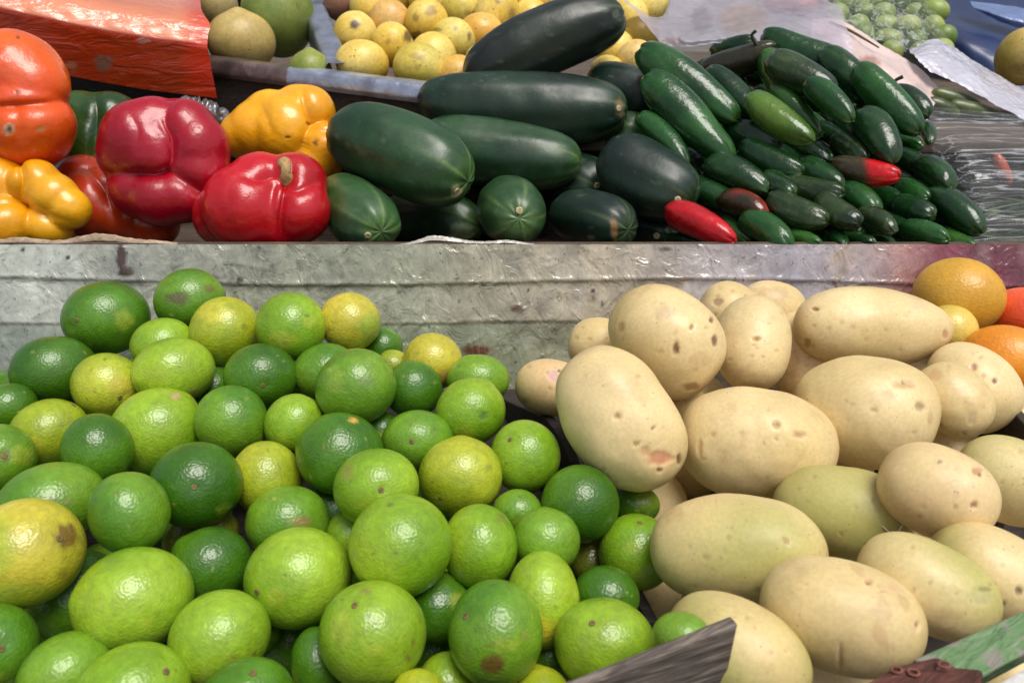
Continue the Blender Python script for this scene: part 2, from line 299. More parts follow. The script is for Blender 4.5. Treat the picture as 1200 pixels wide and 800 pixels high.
# (cx, cy, w, h, colour, layer, label, stem pixel, marks)
LIMES = [
 (125,372,93,84,'D',0,'dark green lime topping the left of the heap against the plastic covered board',(88,376),[(103,404,7,4,(120,128,60),.6,0)]),
 (222,352,78,72,'M',0,'lime with a grey brown scab across its top, highest lime of the heap',None,[(208,349,16,9,(92,88,56),.9,.0003),(245,338,8,6,(110,96,50),.7,0)]),
 (264,389,79,80,'Y',0,'yellowish green lime just in front of the scabbed lime at the back of the heap',None,[(250,366,22,14,(206,196,70),.6,0),(286,382,4,4,(120,120,50),.7,0)]),
 (63,434,90,80,'D',0,'large dull green lime below and left of the dark lime at the board',None,[]),
 (125,451,74,74,'Y',0,'small yellow green lime with a tan stem spot, below the dark lime at the board',(141,467),[(142,452,16,14,(196,178,70),.6,0)]),
 (191,404,70,62,'B',0.4,'pale green lime peeping out above a glossy pale lime, under the scabbed lime',None,[]),
 (204,435,90,77,'B',0,'glossy pale green lime with a long highlight, two rows below the scabbed lime',None,[(226,460,8,6,(150,140,70),.5,0)]),
 (58,507,84,76,'Y',0,'yellow green lime with a nipple on its upper right, near the left edge',(86,474),[(38,520,14,10,(186,180,60),.5,0)]),
 (10,477,60,56,'D',0,'dark lime cut by the left edge beside the yellow green nippled lime',None,[]),
 (0,537,74,80,'M',0,'green lime at the left edge with a brown stem end facing out',(6,534),[(6,534,7,9,BR,.5,0)]),
 (114,527,76,84,'D',0,'dark green lime wedged between the nippled lime and a large bright lime',None,[]),
 (185,504,103,97,'B',0,'large bright green lime with a pink spot near its top, upper left of heap',None,[(206,464,6,5,PK,.8,0),(152,509,5,5,(170,140,80),.5,0),(190,512,3,3,(80,90,30),.6,0)]),
 (271,493,80,82,'M',0,'mid green lime right of the large bright lime with the pink spot',None,[]),
 (306,441,82,76,'D',0,'dark green lime below the two yellowish limes along the board',(309,452),[]),
 (230,568,102,97,'D',0,'large dark green lime with a small stem dot in its centre, left of middle',(229,572),[]),
 (60,590,115,92,'M',0,'wide green lime with a grey graze, right behind the big yellow lime',None,[(57,586,14,6,(128,128,84),.6,0),(80,588,8,5,(138,132,80),.5,0)]),
 (30,648,126,122,'L',0,'big yellow lime with a brown tip at the left edge',(72,631),[(79,628,15,17,(112,80,36),.9,0),(30,700,60,18,(130,160,40),.5,0),(-10,640,30,40,(150,176,50),.6,0),(72,672,8,5,(130,110,40),.4,0)]),
 (152,600,86,94,'M',0,'green lime between the big yellow lime and the large dark lime',None,[]),
 (157,702,129,117,'B',0,'very large pale bright lime with a blunt right shoulder, lower left',None,[(185,720,6,5,(96,120,40),.5,0),(60+130,700,4,4,(96,120,40),.5,0)]),
 (246,662,92,86,'D',0,'dark pebbly lime right of the very large pale lime',None,[]),
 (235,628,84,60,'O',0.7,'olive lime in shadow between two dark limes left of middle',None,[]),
 (258,747,112,104,'B',0,'yellow green lime with two brown specks at its lower right, bottom left area',None,[(274,770,5,4,(120,96,50),.7,0),(297,766,3,4,(110,88,40),.7,0)]),
 (88,698,104,100,'D',0.5,'shaded green lime tucked behind the very large pale lime, below the big yellow one',None,[]),
 (-5,757,86,96,'M',0,'green lime in the bottom left corner with a pink stem spot',(3,759),[]),
 (77,787,100,86,'M',0,'green lime on the bottom edge left of the yellow green lime with a brown dot',None,[]),
 (156,815,126,116,'B',0,'large yellow green lime cut by the bottom edge, leftmost big one there',(198,785),[]),
 (288,822,110,94,'D',0,'dull green lime with a grey stem knob cut by the bottom edge',(298,787),[]),
 (341,383,78,79,'B',0,'yellow green lime with tiny dark dots, second from the right along the board',None,[(360,370,3,3,(60,70,30),.6,0),(330,400,20,14,(176,178,60),.4,0)]),
 (410,377,70,67,'L',0,'small pale yellow lime at the right end of the row along the board',None,[(436,385,20,22,(128,160,60),.7,0),(384,386,5,5,(150,110,50),.5,0)]),
 (448,407,46,46,'D',0.6,'little dark lime half hidden behind the pale yellow lime at the board',None,[]),
 (383,436,76,66,'M',0.4,'green lime mostly hidden behind the large round lime in the upper middle',None,[]),
 (417,454,92,88,'M',0,'large round mid green lime with a grey patch, upper middle of heap',None,[(430,447,10,8,(104,130,70),.6,0),(392,446,14,20,(140,168,60),.5,0)]),
 (484,456,66,66,'D',0,'very dark green lime right of the large round upper lime',None,[]),
 (507,424,68,66,'L',0,'matt yellow lime with a browned lower right side, at the back right of heap',None,[(522,444,16,14,(150,116,66),.6,0)]),
 (560,445,72,58,'M',0,'green lime at the back right corner of the heap beside the grey crate divider',None,[]),
 (551,482,80,77,'B',0,'light green lime with a dark navel mark, below the back right corner lime',None,[(566,486,6,6,(70,96,30),.7,.0006)]),
 (345,496,68,68,'B',0,'small pale lime under the large round upper lime, with dull sheen',None,[]),
 (398,531,98,94,'D',0,'large dark green lime with an orange spot on its top, centre of heap',None,[(414,492,6,4,(206,160,70),.9,0),(398,503,6,6,(90,130,60),.5,0)]),
 (489,516,82,70,'M',0,'mid green lime with a puckered navel, right of the orange spotted lime',(483,517),[]),
 (441,570,97,88,'B',0,'bright lime with a round brown stem button facing out, centre of heap',(448,573),[(408,553,8,12,(160,140,70),.4,0)]),
 (540,558,96,92,'Y',0,'large yellow green lime with flecks, right of centre',None,[(572,548,5,5,(110,110,50),.6,0),(515,585,3,3,(80,80,30),.7,0),(515,545,20,24,(176,180,56),.5,0)]),
 (313,561,78,86,'Y',0,'yellow green lime with a white sheen, directly left of the orange spotted lime',None,[]),
 (337,611,93,82,'M',0,'mid green lime with a brown scuff, just behind the oval bright lime',None,[(353,611,13,8,(140,116,70),.8,0)]),
 (350,676,119,112,'B',0,'oval bright lime with a cream stem spot on its left, lower middle',(299,693),[]),
 (469,639,117,116,'B',0,'largest round bright lime, unblemished, in the lower middle',None,[(456,591,4,3,(80,80,40),.7,0)]),
 (437,743,121,118,'B',0,'bright lime with a brown stem button near its top, bottom middle',(416,707),[(430,692,6,4,(150,130,70),.6,0),(478,770,4,5,(120,100,50),.7,0),(484,752,3,3,(120,100,50),.6,0),(400,735,16,24,(166,170,60),.4,0)]),
 (395,602,70,70,'D',0.7,'dark lime in a gap behind the lime with the brown scuff',None,[]),
 (412,628,60,60,'B',0.6,'light lime glimpsed between the oval lime and the largest round lime',None,[]),
 (615,535,80,83,'B',0,'bright lime with an orange stem scar, against the grey crate divider',(597,514),[]),
 (680,590,89,88,'D',0,'dark rough skinned lime under the tip of the biggest leaning potato',None,[]),
 (606,600,58,52,'M',0.3,'small green lime behind two limes, left of the dark rough lime',None,[]),
 (640,633,78,75,'M',0,'green lime with sparkling pores, below left of the dark rough lime',None,[]),
 (562,640,86,96,'B',0,'pale lime with a thin seam on its right, next to the largest round lime',None,[(588,607,8,5,(130,120,60),.5,0)]),
 (746,647,86,86,'B',0,'smooth bright lime touching the wide low potato',(749,612),[(775,645,10,14,(170,160,70),.4,0)]),
 (636,702,83,108,'B',0,'tall lime with a yellow lower side, lower right of heap',None,[(628,738,26,22,(204,190,50),.8,0)]),
 (581,741,108,117,'M',0,'large green lime with a brown scald at its base, bottom right of heap',(545,720),[(578,778,17,13,(96,62,34),.85,0),(577,755,5,3,(120,110,50),.6,0),(616,744,6,6,(150,140,80),.5,0)]),
 (710,698,76,68,'D',0,'dark glossy lime behind the bright lime at the weathered front board',None,[]),
 (710,756,117,104,'B',0,'bright yellow green lime leaning on the weathered front board',(692,730),[]),
 (800,746,68,56,'M',-0.6,'small green lime squeezed between front board corner and potatoes',None,[]),
 (634,826,76,86,'Y',0.2,'yellow green lime cut by the bottom edge beside the front board',None,[]),
 (490,820,68,68,'Y',0.2,'yellowish lime poking over the bottom edge in the middle',None,[]),
 (524,801,70,70,'B',0.4,'light green lime behind the yellowish one at the bottom middle',None,[]),
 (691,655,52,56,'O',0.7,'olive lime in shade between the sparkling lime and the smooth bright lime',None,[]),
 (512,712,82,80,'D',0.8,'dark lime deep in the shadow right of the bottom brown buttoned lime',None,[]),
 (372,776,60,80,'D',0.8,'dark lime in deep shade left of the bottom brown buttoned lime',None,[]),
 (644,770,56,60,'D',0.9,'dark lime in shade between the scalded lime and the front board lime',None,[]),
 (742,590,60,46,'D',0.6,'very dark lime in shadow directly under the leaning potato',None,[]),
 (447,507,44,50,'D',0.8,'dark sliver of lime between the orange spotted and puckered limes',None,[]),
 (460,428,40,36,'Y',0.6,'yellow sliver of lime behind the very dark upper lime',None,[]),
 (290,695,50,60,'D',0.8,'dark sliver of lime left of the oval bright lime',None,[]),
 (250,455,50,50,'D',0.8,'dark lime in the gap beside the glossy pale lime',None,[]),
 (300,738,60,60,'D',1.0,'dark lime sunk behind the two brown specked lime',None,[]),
]
# potatoes: tip0, tip1 (pixels), half width, tilt (m, + = tip1 nearer), layer, tint, label, marks
EYE = (140, 98, 62); SC = (166, 122, 88)
POTS = [
 (680,413,772,566,66,.02,0,(0,0),'biggest potato, leaning down to the left with a torn pink scar at its tip',
   [(770,532,25,16,(226,196,150),.6,.0002),(774,537,17,10,(206,146,110),.9,.001),(756,528,9,8,(206,164,120),.8,.0008),(724,487,6,6,EYE,.7,.0012),(766,501,3,3,(90,54,36),.9,.001),(745,520,5,4,EYE,.7,.001),(800-4,538,4,9,(110,74,52),.8,.001),(773,551,5,4,(120,84,50),.8,.001),(725,455,22,10,(224,196,150),.5,0)]),
 (722,358,836,442,61,.02,0.1,(0,0),'pock marked potato on top with two brown holes, above the leaning one',
   [(792,408,6,9,(122,72,36),.9,.0015),(811,383,4,5,EYE,.8,.0012),(838,398,5,10,(110,66,52),.85,.001),(834,374,4,5,(110,66,52),.8,.001),(728,383,6,8,(176,130,80),.7,.0004),(778,366,14,8,(186,158,128),.5,0),(809,459-6,12,5,(130,90,56),.6,.0005),(820,420,14,10,(200,168,120),.5,0)]),
 (884,351,880,458,44,.03,0.4,(0,0),'smooth upright potato standing behind the pock marked one',[(886,397,7,4,(170,124,66),.7,.0018)]),
 (800,512,982,530,64,.02,0,(0,0),'large egg shaped potato in the middle with a brown dash on its left flank',
   [(820,525,4,16,(196,150,96),.6,.0006),(910,497,7,5,EYE,.7,.0014),(938,509,10,4,SC,.7,.0012),(910,513,4,3,EYE,.6,.0008),(948,560,6,4,EYE,.5,.001),(895,518,2.5,2.5,EYE,.6,0)]),
 (933,378,1112,390,49,.0,0,(0,0),'long smooth potato lying across the top right beside the oranges',
   [(955,362,7,3,(150,100,60),.8,.0012),(946,402,6,8,(140,106,62),.6,.001),(1108,392,5,8,(176,120,104),.6,.0008),(1075,358,12,6,(212,176,150),.4,0),(1038,387,3,2,EYE,.5,.0005)]),
 (932,472,1100,492,66,.03,0,(0,0),'fat potato with a grey pit near its right end, below the long smooth one',
   [(1060,450,14,5,(186,146,104),.7,.0014),(1058,449,4,3,EYE,.8,.001),(1078,476,8,7,(150,126,92),.8,.0014),(1024,480,5,3,(150,140,72),.7,.0008),(1040,462,10,6,(190,160,118),.5,0),(1090,490,5,12,(176,146,104),.5,0)]),
 (1080,434,1148,508,43,.03,0.3,(0,0),'small potato tucked right of the fat pitted one',[(1095,440,10,8,(196,150,110),.5,.0006),(1138,490,8,10,(196,176,140),.6,.0005)]),
 (1100,412,1178,498,46,.03,0.5,(0,0),'pinkish potato with dark eyes beside the orange crate',[(1141,430,6,7,(160,100,88),.8,.001),(1166,446,4,5,(110,64,54),.85,.001),(1125,455,22,16,(204,160,130),.5,0),(1153,440,5,4,(180,130,110),.6,0)]),
 (1158,492,1240,506,28,.0,0.5,(0,0),'rough pale potato at the right edge below the oranges',[(1180,490,14,10,(196,156,120),.6,.0005)]),
 (1118,536,1248,590,52,.02,0.3,(1,0),'pale greenish potato cut by the right edge, second row',[(1172,545,16,5,(196,186,130),.4,0)]),
 (1030,548,1172,606,56,.03,0.1,(0,1),'pinkish potato with two dimples on its right end, right of the middle',
   [(1145,551,8,6,(176,124,96),.8,.0015),(1148,556,3,3,(96,60,44),.8,.001),(1141,592,6,5,(150,104,72),.8,.0016),(1101,541,4,2,(70,56,40),.8,0)]),
 (902,588,1074,612,57,.03,0.2,(1,0),'greenish potato with a thread of clear film stuck to its end',
   [(1026,586,5,5,(190,176,140),.8,.0008),(1016,639,6,4,(120,100,60),.6,.001),(985,625,3,3,(130,110,70),.6,.0006),(960,640,30,12,(170,160,96),.4,0)]),
 (762,638,966,658,67,.02,0,(1,0),'wide low potato touching the limes, with a dark ring eye at its right end',
   [(939,680,8,7,(110,92,60),.85,.0016),(922,634,4,4,(160,112,70),.8,.0012),(826,652,5,4,(150,140,80),.5,.0004),(888,692,8,4,(140,130,70),.5,.0004),(845,652,3,3,(140,126,70),.5,0),(835,665,3,3,(140,126,70),.5,0)]),
 (890,694,1088,752,67,.03,0.1,(0,0),'big lower potato with a shallow crease, above the red brown wood',
   [(1018,681,6,5,(190,140,106),.8,.001),(1016,683,2.5,2.5,(100,64,44),.8,.0008),(1076,733,5,8,(210,180,140),.7,.0008),(1074,732,2.5,3,(110,84,56),.8,.0008),(985,770,4,26,(170,134,90),.4,.0008),(1045,690,14,8,(206,170,130),.5,0)]),
 (1008,648,1172,730,53,.03,0.4,(1,0),'smooth green tinged potato above the green plank',[(1150,700,14,12,(170,166,116),.5,.0004),(1155,690,10,3,(110,100,60),.6,.0004),(1090,682,4,3,(120,120,60),.5,0)]),
 (1090,632,1240,722,56,.02,0.6,(1,0),'shaded greenish potato at the right edge above the green plank',[(1194,692,7,7,(96,80,56),.8,.001),(1176,707,5,4,(90,76,50),.7,.0006)]),
 (786,720,944,810,60,.02,0.35,(1,0),'green tinged potato partly behind the weathered board corner',[(884,750,3,3,(160,160,90),.5,0)]),
 (607,446,690,464,34,.02,0.6,(0,1),'small potato with a pink scuff at the back left, behind the biggest one',[(648,440,9,11,(206,160,160),.75,.0004),(655,434,3,3,(90,70,50),.8,.0005)]),
 (668,408,730,400,34,.02,0.9,(0,1),'half hidden pink beige potato behind the pock marked one',[]),
 (822,352,884,378,35,.0,0.9,(0,1),'back row potato with a dark eye, left one of the two behind the upright potato',[(841,354,9,7,(150,120,90),.7,.001)]),
 (868,350,944,372,33,.0,1.0,(0,1),'back row potato with dull top, right one of the two behind the upright potato',[(905,345,26,10,(176,146,104),.5,0)]),
 (918,368,962,470,42,.02,0.7,(0,1),'shadowed potato standing between the upright and the long smooth potatoes',[(925,425,14,20,(176,126,80),.5,0)]),
 (780,470,830,482,24,.0,1.0,(0,1),'shadowed potato deep behind the leaning and egg shaped ones',[]),
]
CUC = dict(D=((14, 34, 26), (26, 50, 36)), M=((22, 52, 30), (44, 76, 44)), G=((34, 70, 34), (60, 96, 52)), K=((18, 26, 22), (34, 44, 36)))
# cucumbers: tip0, tip1, half width, tilt, colour, layer, label, scar pixel, marks
CUCS = [
 (392,152,550,211,49,.05,'M',0,'thick broad cucumber beside the yellow pepper, first on the left of the upper row',(537,224),[(535,224,7,9,(176,166,130),.8,0)]),
 (392,226,446,272,38,.10,'G',0.3,'lighter green cucumber end-on next to the red pepper at the front lip',(432,277),[]),
 (452,252,562,264,33,.06,'M',0.4,'cucumber with a scratched end, low behind the thick broad one',None,[(541,270,15,12,(120,130,100),.6,.0003),(530,278,7,4,(140,140,110),.6,0)]),
 (590,238,608,256,38,.16,'G',0,'cucumber seen end-on with pale star lines and a cream centre spot',(610,247),[]),
 (492,168,680,192,40,.03,'M',0.1,'smooth cucumber lying across above the end-on starred one',None,[]),
 (490,120,734,132,42,.02,'D',0.0,'longest dark cucumber with a tan scarred tip, across the middle of the stack',(726,128),[(727,126,6,12,(130,116,88),.8,.0006)]),
 (545,92,730,14,39,.01,'K',0.3,'topmost blackish cucumber tilted up over the yellow guavas',None,[(722,16,5,6,(84,92,76),.8,.0006),(708,12,8,3,(84,92,76),.6,0)]),
 (690,96,775,120,32,.04,'D',0.5,'short dark cucumber end with a rough tip, right of the longest one',None,[(767,109,6,12,(110,110,90),.8,.0006)]),
 (672,168,760,160,34,.08,'G',0.4,'greener cucumber end with a curved pale scratch, right below the longest one',None,[(747,164,11,3,(170,164,140),.7,0)]),
 (712,180,811,240,41,.05,'D',0.1,'large dark cucumber against the chillies, with a cream tip spot',(795,235),[]),
 (640,202,706,226,37,.09,'D',0.4,'dark cucumber end with a small orange dot, under the smooth one',(699,219),[]),
 (655,248,736,268,34,.08,'D',0.2,'low dark cucumber with a brown worm scar on its end',None,[(720,268,5,16,(140,104,66),.8,.0004),(692,278,5,3,(130,110,80),.7,0)]),
 (730,268,788,274,21,.06,'D',0.5,'small dark cucumber tip with a cream dot, low in the corner by the red chilli',(769,277),[]),
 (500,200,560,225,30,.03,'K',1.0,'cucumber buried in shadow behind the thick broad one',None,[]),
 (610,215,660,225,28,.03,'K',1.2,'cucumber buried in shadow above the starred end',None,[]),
]
CH = dict(D=((16, 44, 19), (28, 64, 28)), M=((22, 60, 26), (40, 86, 36)), G=((30, 72, 26), (56, 98, 36)), L=((58, 94, 32), (92, 122, 42)),
          R=((170, 16, 24), (196, 30, 36)), B=((34, 36, 24), (60, 52, 32)), P=((22, 44, 22), (46, 64, 32)))
# chillies: tip0, tip1, half width, colour, order bias (px, + = nearer), label
CHS = [
 (757,62,864,140,23,'M',60,'fat glossy jalapeno at the upper left of the chilli heap, lying over the cucumbers'),
 (764,95,856,187,24,'M',20,'fat glossy jalapeno just below the upper left one, parallel to it'),
 (832,84,893,141,17,'D',0,'dark jalapeno with a puckered tip, right of the upper left fat one'),
 (826,84,909,58,18,'B',20,'brownish jalapeno with its blunt stem end raised and a curled stalk'),
 (838,62,885,50,14,'D',-30,'jalapeno half hidden behind the brownish one at the top of the heap'),
 (902,70,923,118,17,'G',0,'green jalapeno pointing straight down beneath the curled stalk'),
 (898,44,994,82,20,'M',0,'long glossy jalapeno along the top of the heap under the milky plastic'),
 (968,62,1029,124,18,'D',0,'dark jalapeno with a mirror highlight, hanging down from the top right'),
 (903,72,980,108,21,'P',10,'dull jalapeno with a wrinkled patch, below the long top one'),
 (880,116,952,167,18,'L',30,'pale yellow green jalapeno, the lightest in the heap'),
 (912,108,962,160,14,'G',0,'slim green jalapeno right beside the lightest one'),
 (952,100,1000,141,15,'M',0,'green jalapeno below the dull wrinkled one'),
 (1008,82,1077,157,19,'M',0,'long shiny jalapeno sloping down at the upper right edge of the heap'),
 (1050,110,1090,134,14,'D',-10,'small jalapeno with a thin curled stalk, upper right edge'),
 (1014,138,1049,190,20,'D',0,'stout dark jalapeno standing under the long shiny sloping one'),
 (1080,148,1092,166,9,'D',-20,'tiny tip of jalapeno at the right rim under the small stalked one'),
 (1050,162,1080,172,11,'M',-20,'short jalapeno tip just left of the tiny one at the right rim'),
 (1000,130,1014,148,10,'L',-20,'pale stub of jalapeno in the gap left of the stout dark one'),
 (985,138,1004,158,11,'D',-20,'dark jalapeno end beneath the mirror highlight one'),
 (942,136,974,162,10,'G',-20,'slim jalapeno tip next to the slim green one'),
 (962,150,992,168,11,'D',-20,'dark jalapeno tip above the brown and red one, to its left'),
 (932,168,973,190,16,'D',0,'dark jalapeno with grey sheen below the lightest one'),
 (942,196,988,218,16,'D',0,'dark blunt jalapeno left of the brown and red one'),
 (982,166,1018,190,15,'P',0,'dull jalapeno right above the brown and red one'),
 (978,194,1054,209,16,'B',10,'half ripe jalapeno, brown body with a bright red tip'),
 (1042,190,1065,208,12,'M',-10,'short green jalapeno just right of the bright red tip'),
 (1046,212,1075,216,12,'P',-5,'blunt jalapeno under the short one right of the red tip'),
 (1056,182,1092,202,13,'D',0,'dark jalapeno in the right part, above the matt sheen one'),
 (1080,192,1115,220,16,'D',10,'jalapeno with matt blue sheen at the right rim'),
 (916,180,944,206,14,'D',0,'small dark jalapeno at the centre of the heap'),
 (926,218,988,230,17,'P',10,'jalapeno with fine lines lying flat in the centre right'),
 (908,238,968,262,19,'P',10,'broad dull jalapeno low in the centre of the heap'),
 (964,236,1005,264,16,'P',10,'blunt jalapeno with grey scratches, lower centre right'),
 (990,222,1028,248,17,'M',5,'green jalapeno with wrinkles below the brown and red one'),
 (985,258,1012,272,13,'D',-10,'dark jalapeno tip below the wrinkled green one'),
 (1012,252,1049,270,14,'P',5,'jalapeno with cracked skin lines near the bottom right'),
 (1022,228,1060,242,15,'M',5,'green jalapeno below the blunt ones right of the red tip'),
 (1058,218,1088,234,13,'M',0,'jalapeno nestled under the matt sheen one, to its left'),
 (1054,240,1093,254,16,'D',5,'dark jalapeno right of the cracked skin one'),
 (1040,256,1063,270,12,'D',0,'short dark jalapeno tip right of the cracked skin one, lower'),
 (1084,238,1120,266,16,'P',5,'olive dark jalapeno left of the long outermost one'),
 (1094,224,1152,272,18,'D',15,'long greyish jalapeno, outermost at the right foot of the heap'),
 (1062,268,1112,280,14,'M',5,'jalapeno with ridged skin in the bottom row, third from the right'),
 (1108,276,1139,292,14,'G',5,'light green jalapeno at the right end of the bottom row'),
 (1046,282,1080,286,10,'M',0,'small jalapeno lying on the lip left of the ridged one'),
 (1022,283,1049,288,9,'D',0,'small dark jalapeno tip on the lip, below the cracked skin one'),
 (992,277,1023,286,11,'D',0,'stubby jalapeno on the lip under the wrinkled pair'),
 (972,270,990,288,10,'M',0,'narrow jalapeno tip on the lip, below the scratched one'),
 (924,272,960,288,12,'G',0,'green jalapeno on the lip below the broad dull one'),
 (956,276,975,288,10,'G',-5,'tiny green jalapeno tip between two on the lip'),
 (878,258,927,290,18,'M',10,'glossy jalapeno low on the lip, right of the red chilli'),
 (832,190,902,224,18,'D',0,'dark wrinkled jalapeno in the left middle of the heap'),
 (812,220,864,240,17,'D',0,'dark jalapeno just above the long red chilli'),
 (852,234,898,250,16,'B',10,'reddish brown turning jalapeno right above the red chilli tip'),
 (787,246,862,282,19,'R',20,'long bright red chilli at the foot of the heap beside the cucumbers'),
 (852,258,876,287,13,'M',0,'jalapeno tip tucked right of the long red chilli'),
 (874,272,899,285,11,'M',0,'short jalapeno tip left of the glossy low one'),
 (788,280,824,286,9,'D',0,'thin dark chilli lying under the long red one'),
 (758,142,807,192,14,'M',-20,'slim jalapeno squeezed between cucumbers and the fat pair'),
 (806,180,828,208,13,'M',-10,'small jalapeno tip below the second fat glossy one'),
 (838,152,858,190,14,'M',-25,'jalapeno end behind the second fat glossy one'),
 (855,154,914,170,20,'D',10,'blackish jalapeno with a shiny puckered end in the upper centre'),
 (876,176,940,204,17,'D',5,'dark jalapeno with a crumpled tip below the blackish one'),
 (900,210,930,228,14,'D',0,'short dark jalapeno in the middle below the crumpled tip one'),
 (872,205,905,222,15,'D',-10,'dark jalapeno end to the right of the wrinkled one'),
 (800,205,830,232,13,'D',-30,'shadowed jalapeno behind the large dark cucumber'),
]
G1c = ((218, 184, 72), (238, 216, 124)); G2c = ((196, 176, 62), (222, 204, 108)); G3c = ((206, 158, 76), (228, 188, 118)); G4c = ((136, 96, 76), (160, 120, 92))
DK = (62, 38, 26)
GUAVAS = [
 (417,40,49,50,G1c,'yellow guava with a black calyx patch, touching the silver divider',[(416,29,7,6,DK,.95,0),(424,49,9,4,DK,.9,0)]),
 (425,74,60,52,G1c,'plain yellow guava at the front edge near the silver divider',[]),
 (460,53,47,50,G1c,'yellow guava with a dark torn calyx on its right side',[(478,42,6,9,DK,.85,0),(454,50,4,4,(150,104,44),.6,0)]),
 (457,24,47,46,G3c,'peach coloured guava second row near the divider',[]),
 (500,26,50,50,G1c,'guava with brown sunken spots left of middle',[(505,13,8,7,(140,96,50),.7,.0005),(487,21,4,6,(140,96,50),.7,0),(488,42,8,7,DK,.7,0)]),
 (531,48,50,50,G2c,'olive yellow guava with small brown specks, middle of the tray',[(512,35,8,3,(96,80,40),.6,0),(534,33,3,3,(110,84,40),.6,0),(550,43,3,6,(100,60,50),.7,0)]),
 (508,68,54,56,G1c,'orange yellow guava behind the greenish one at the front edge',[(530,70,3,5,(140,80,44),.7,0)]),
 (491,80,60,56,G2c,'greenish yellow guava with a pale blossom scar at the front edge',[(489,66,10,4,(160,124,66),.6,0),(488,80,5,4,(176,130,60),.5,0)]),
 (563,40,53,46,((216,164,64),(232,194,110)),'bright pale orange guava in the middle of the tray',[(568,24,2,2,DK,.6,0)]),
 (540,12,48,46,G2c,'dull yellow guava at the top edge left of the blackish cucumber',[(552,16,10,4,(130,90,50),.6,0)]),
 (582,17,52,56,G1c,'guava with brown bruises on its right, in front of the top edge',[(600,18,5,12,(140,92,60),.6,0),(593,33,12,6,(130,84,60),.6,0),(583,2,4,3,DK,.6,0)]),
 (622,20,42,40,G1c,'small yellow guava just above the blackish cucumber',[]),
 (537,90,46,48,((216,170,74),(228,196,120)),'pale guava peeping above the right end of the silver edge',[]),
 (604,48,46,46,G3c,'brownish guava behind the blackish cucumber',[]),
 (568,74,46,44,G1c,'yellow guava behind the thick end of the blackish cucumber',[]),
 (432,10,42,46,G1c,'yellow guava at the top edge above the black patched one',[]),
 (403,4,46,42,G4c,'mauve brown guava at the top edge beside the divider',[]),
 (463,-6,48,46,G1c,'orange guava cut by the top edge, left part of tray',[]),
 (502,-2,46,44,G1c,'yellow guava with a dark calyx cut by the top edge',[(507,4,8,3,DK,.8,0)]),
 (612,-8,46,44,G1c,'guava cut by the top edge above the small yellow one',[]),
 (652,2,46,40,G3c,'orange guava peeking over the blackish cucumber',[]),
 (737,22,44,50,G1c,'golden guava right of the blackish cucumber tip, upper',[]),
 (722,62,44,50,G1c,'golden guava tucked against the blackish cucumber tip, lower',[]),
 (748,44,46,46,((156,130,40),(180,154,60)),'olive gold guava under the edge of the milky plastic',[]),
 (746,70,46,44,((220,176,92),(232,200,124)),'pale guava above the short dark cucumber end',[]),
 (762,6,44,44,G1c,'golden guava showing through a fold of the milky plastic',[]),
 (712,84,40,36,((214,184,84),(226,200,110)),'pale yellow guava low in the gap above the longest cucumber',[]),
 (690,-8,46,44,G1c,'guava hidden behind the blackish cucumber at the top edge',[]),
]
# bell peppers: lobes (px, py, r px, depth offset m)
BPS = [
 ('orange',(20,112),[(20,94,56,0),(40,104,39,-.008),(30,144,53,-.004),(44,142,40,-.010),(-22,104,56,.01),(-20,150,50,0)],.745,((214,70,12),(232,104,24)),
  'orange bell pepper with nicks, perched on the yellow one at the left edge',None,
  [(21,58-15+1,2.5,2.5,(90,50,24),.8,0),(20,109,2,4,(80,44,20),.9,.0005),(10,153,7,8,(200,180,150),.8,0),(10,153,3.5,4.5,(60,40,30),.95,.001),(48,152,6,4,(190,140,90),.8,.0005),(24,82,30,16,(226,110,70),.35,0)]),
 ('yellow',(30,236),[(-2,217,36,0),(-40,236,46,.01),(42,216,29,-.008),(64,231,28,-.009),(82,245,24,-.008),(8,261,32,-.012),(58,264,27,.0),(24,240,37,.008)],.738,((222,146,8),(238,176,26)),
  'yellow bell pepper with a lobed base at the front lip, under the orange one',None,[(60,200,10,6,(190,120,20),.4,0)]),
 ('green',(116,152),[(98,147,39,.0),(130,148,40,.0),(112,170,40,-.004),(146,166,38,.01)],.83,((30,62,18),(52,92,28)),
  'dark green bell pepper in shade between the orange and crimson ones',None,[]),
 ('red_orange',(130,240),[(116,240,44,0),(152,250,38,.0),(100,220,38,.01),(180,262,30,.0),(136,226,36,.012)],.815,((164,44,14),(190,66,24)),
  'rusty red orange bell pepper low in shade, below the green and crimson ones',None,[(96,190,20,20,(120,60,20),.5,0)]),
 ('crimson',(194,192),[(154,182,38,-.002),(165,164,44,-.006),(184,150,36,-.004),(182,178,40,-.006),(216,154,38,-.004),(232,172,37,-.006),(236,200,33,-.004),(222,190,36,-.002),(163,220,35,.0),(188,229,37,-.004),(216,225,35,-.002),(194,190,58,.012)],.785,((142,2,26),(168,8,36)),
  'big glossy crimson bell pepper with an s shaped crease, left of the red one',None,[]),
 ('red',(318,244),[(288,244,50,-.006),(350,246,38,-.006),(307,222,43,.004),(346,216,37,.004),(264,254,37,.008),(330,256,42,.004)],.775,((168,6,20),(196,16,32)),
  'red bell pepper showing its pale brown stem at the front lip',((337,211),(335,196),6),[]),
 ('golden',(338,158),[(362,132,31,.002),(348,124,24,.006),(382,172,28,-.010),(374,188,27,-.006),(338,154,43,0),(285,160,27,.004),(302,154,34,.002),(318,138,32,.004)],.80,((222,140,8),(240,172,24)),
  'golden yellow bell pepper lying on the red one, with three dark nicks',None,
  [(364,143,5,3,(80,50,16),.95,.0006),(337,161,4,2,(80,50,16),.9,.0005),(371,167,2.5,5,(80,50,16),.95,.0006)]),
]
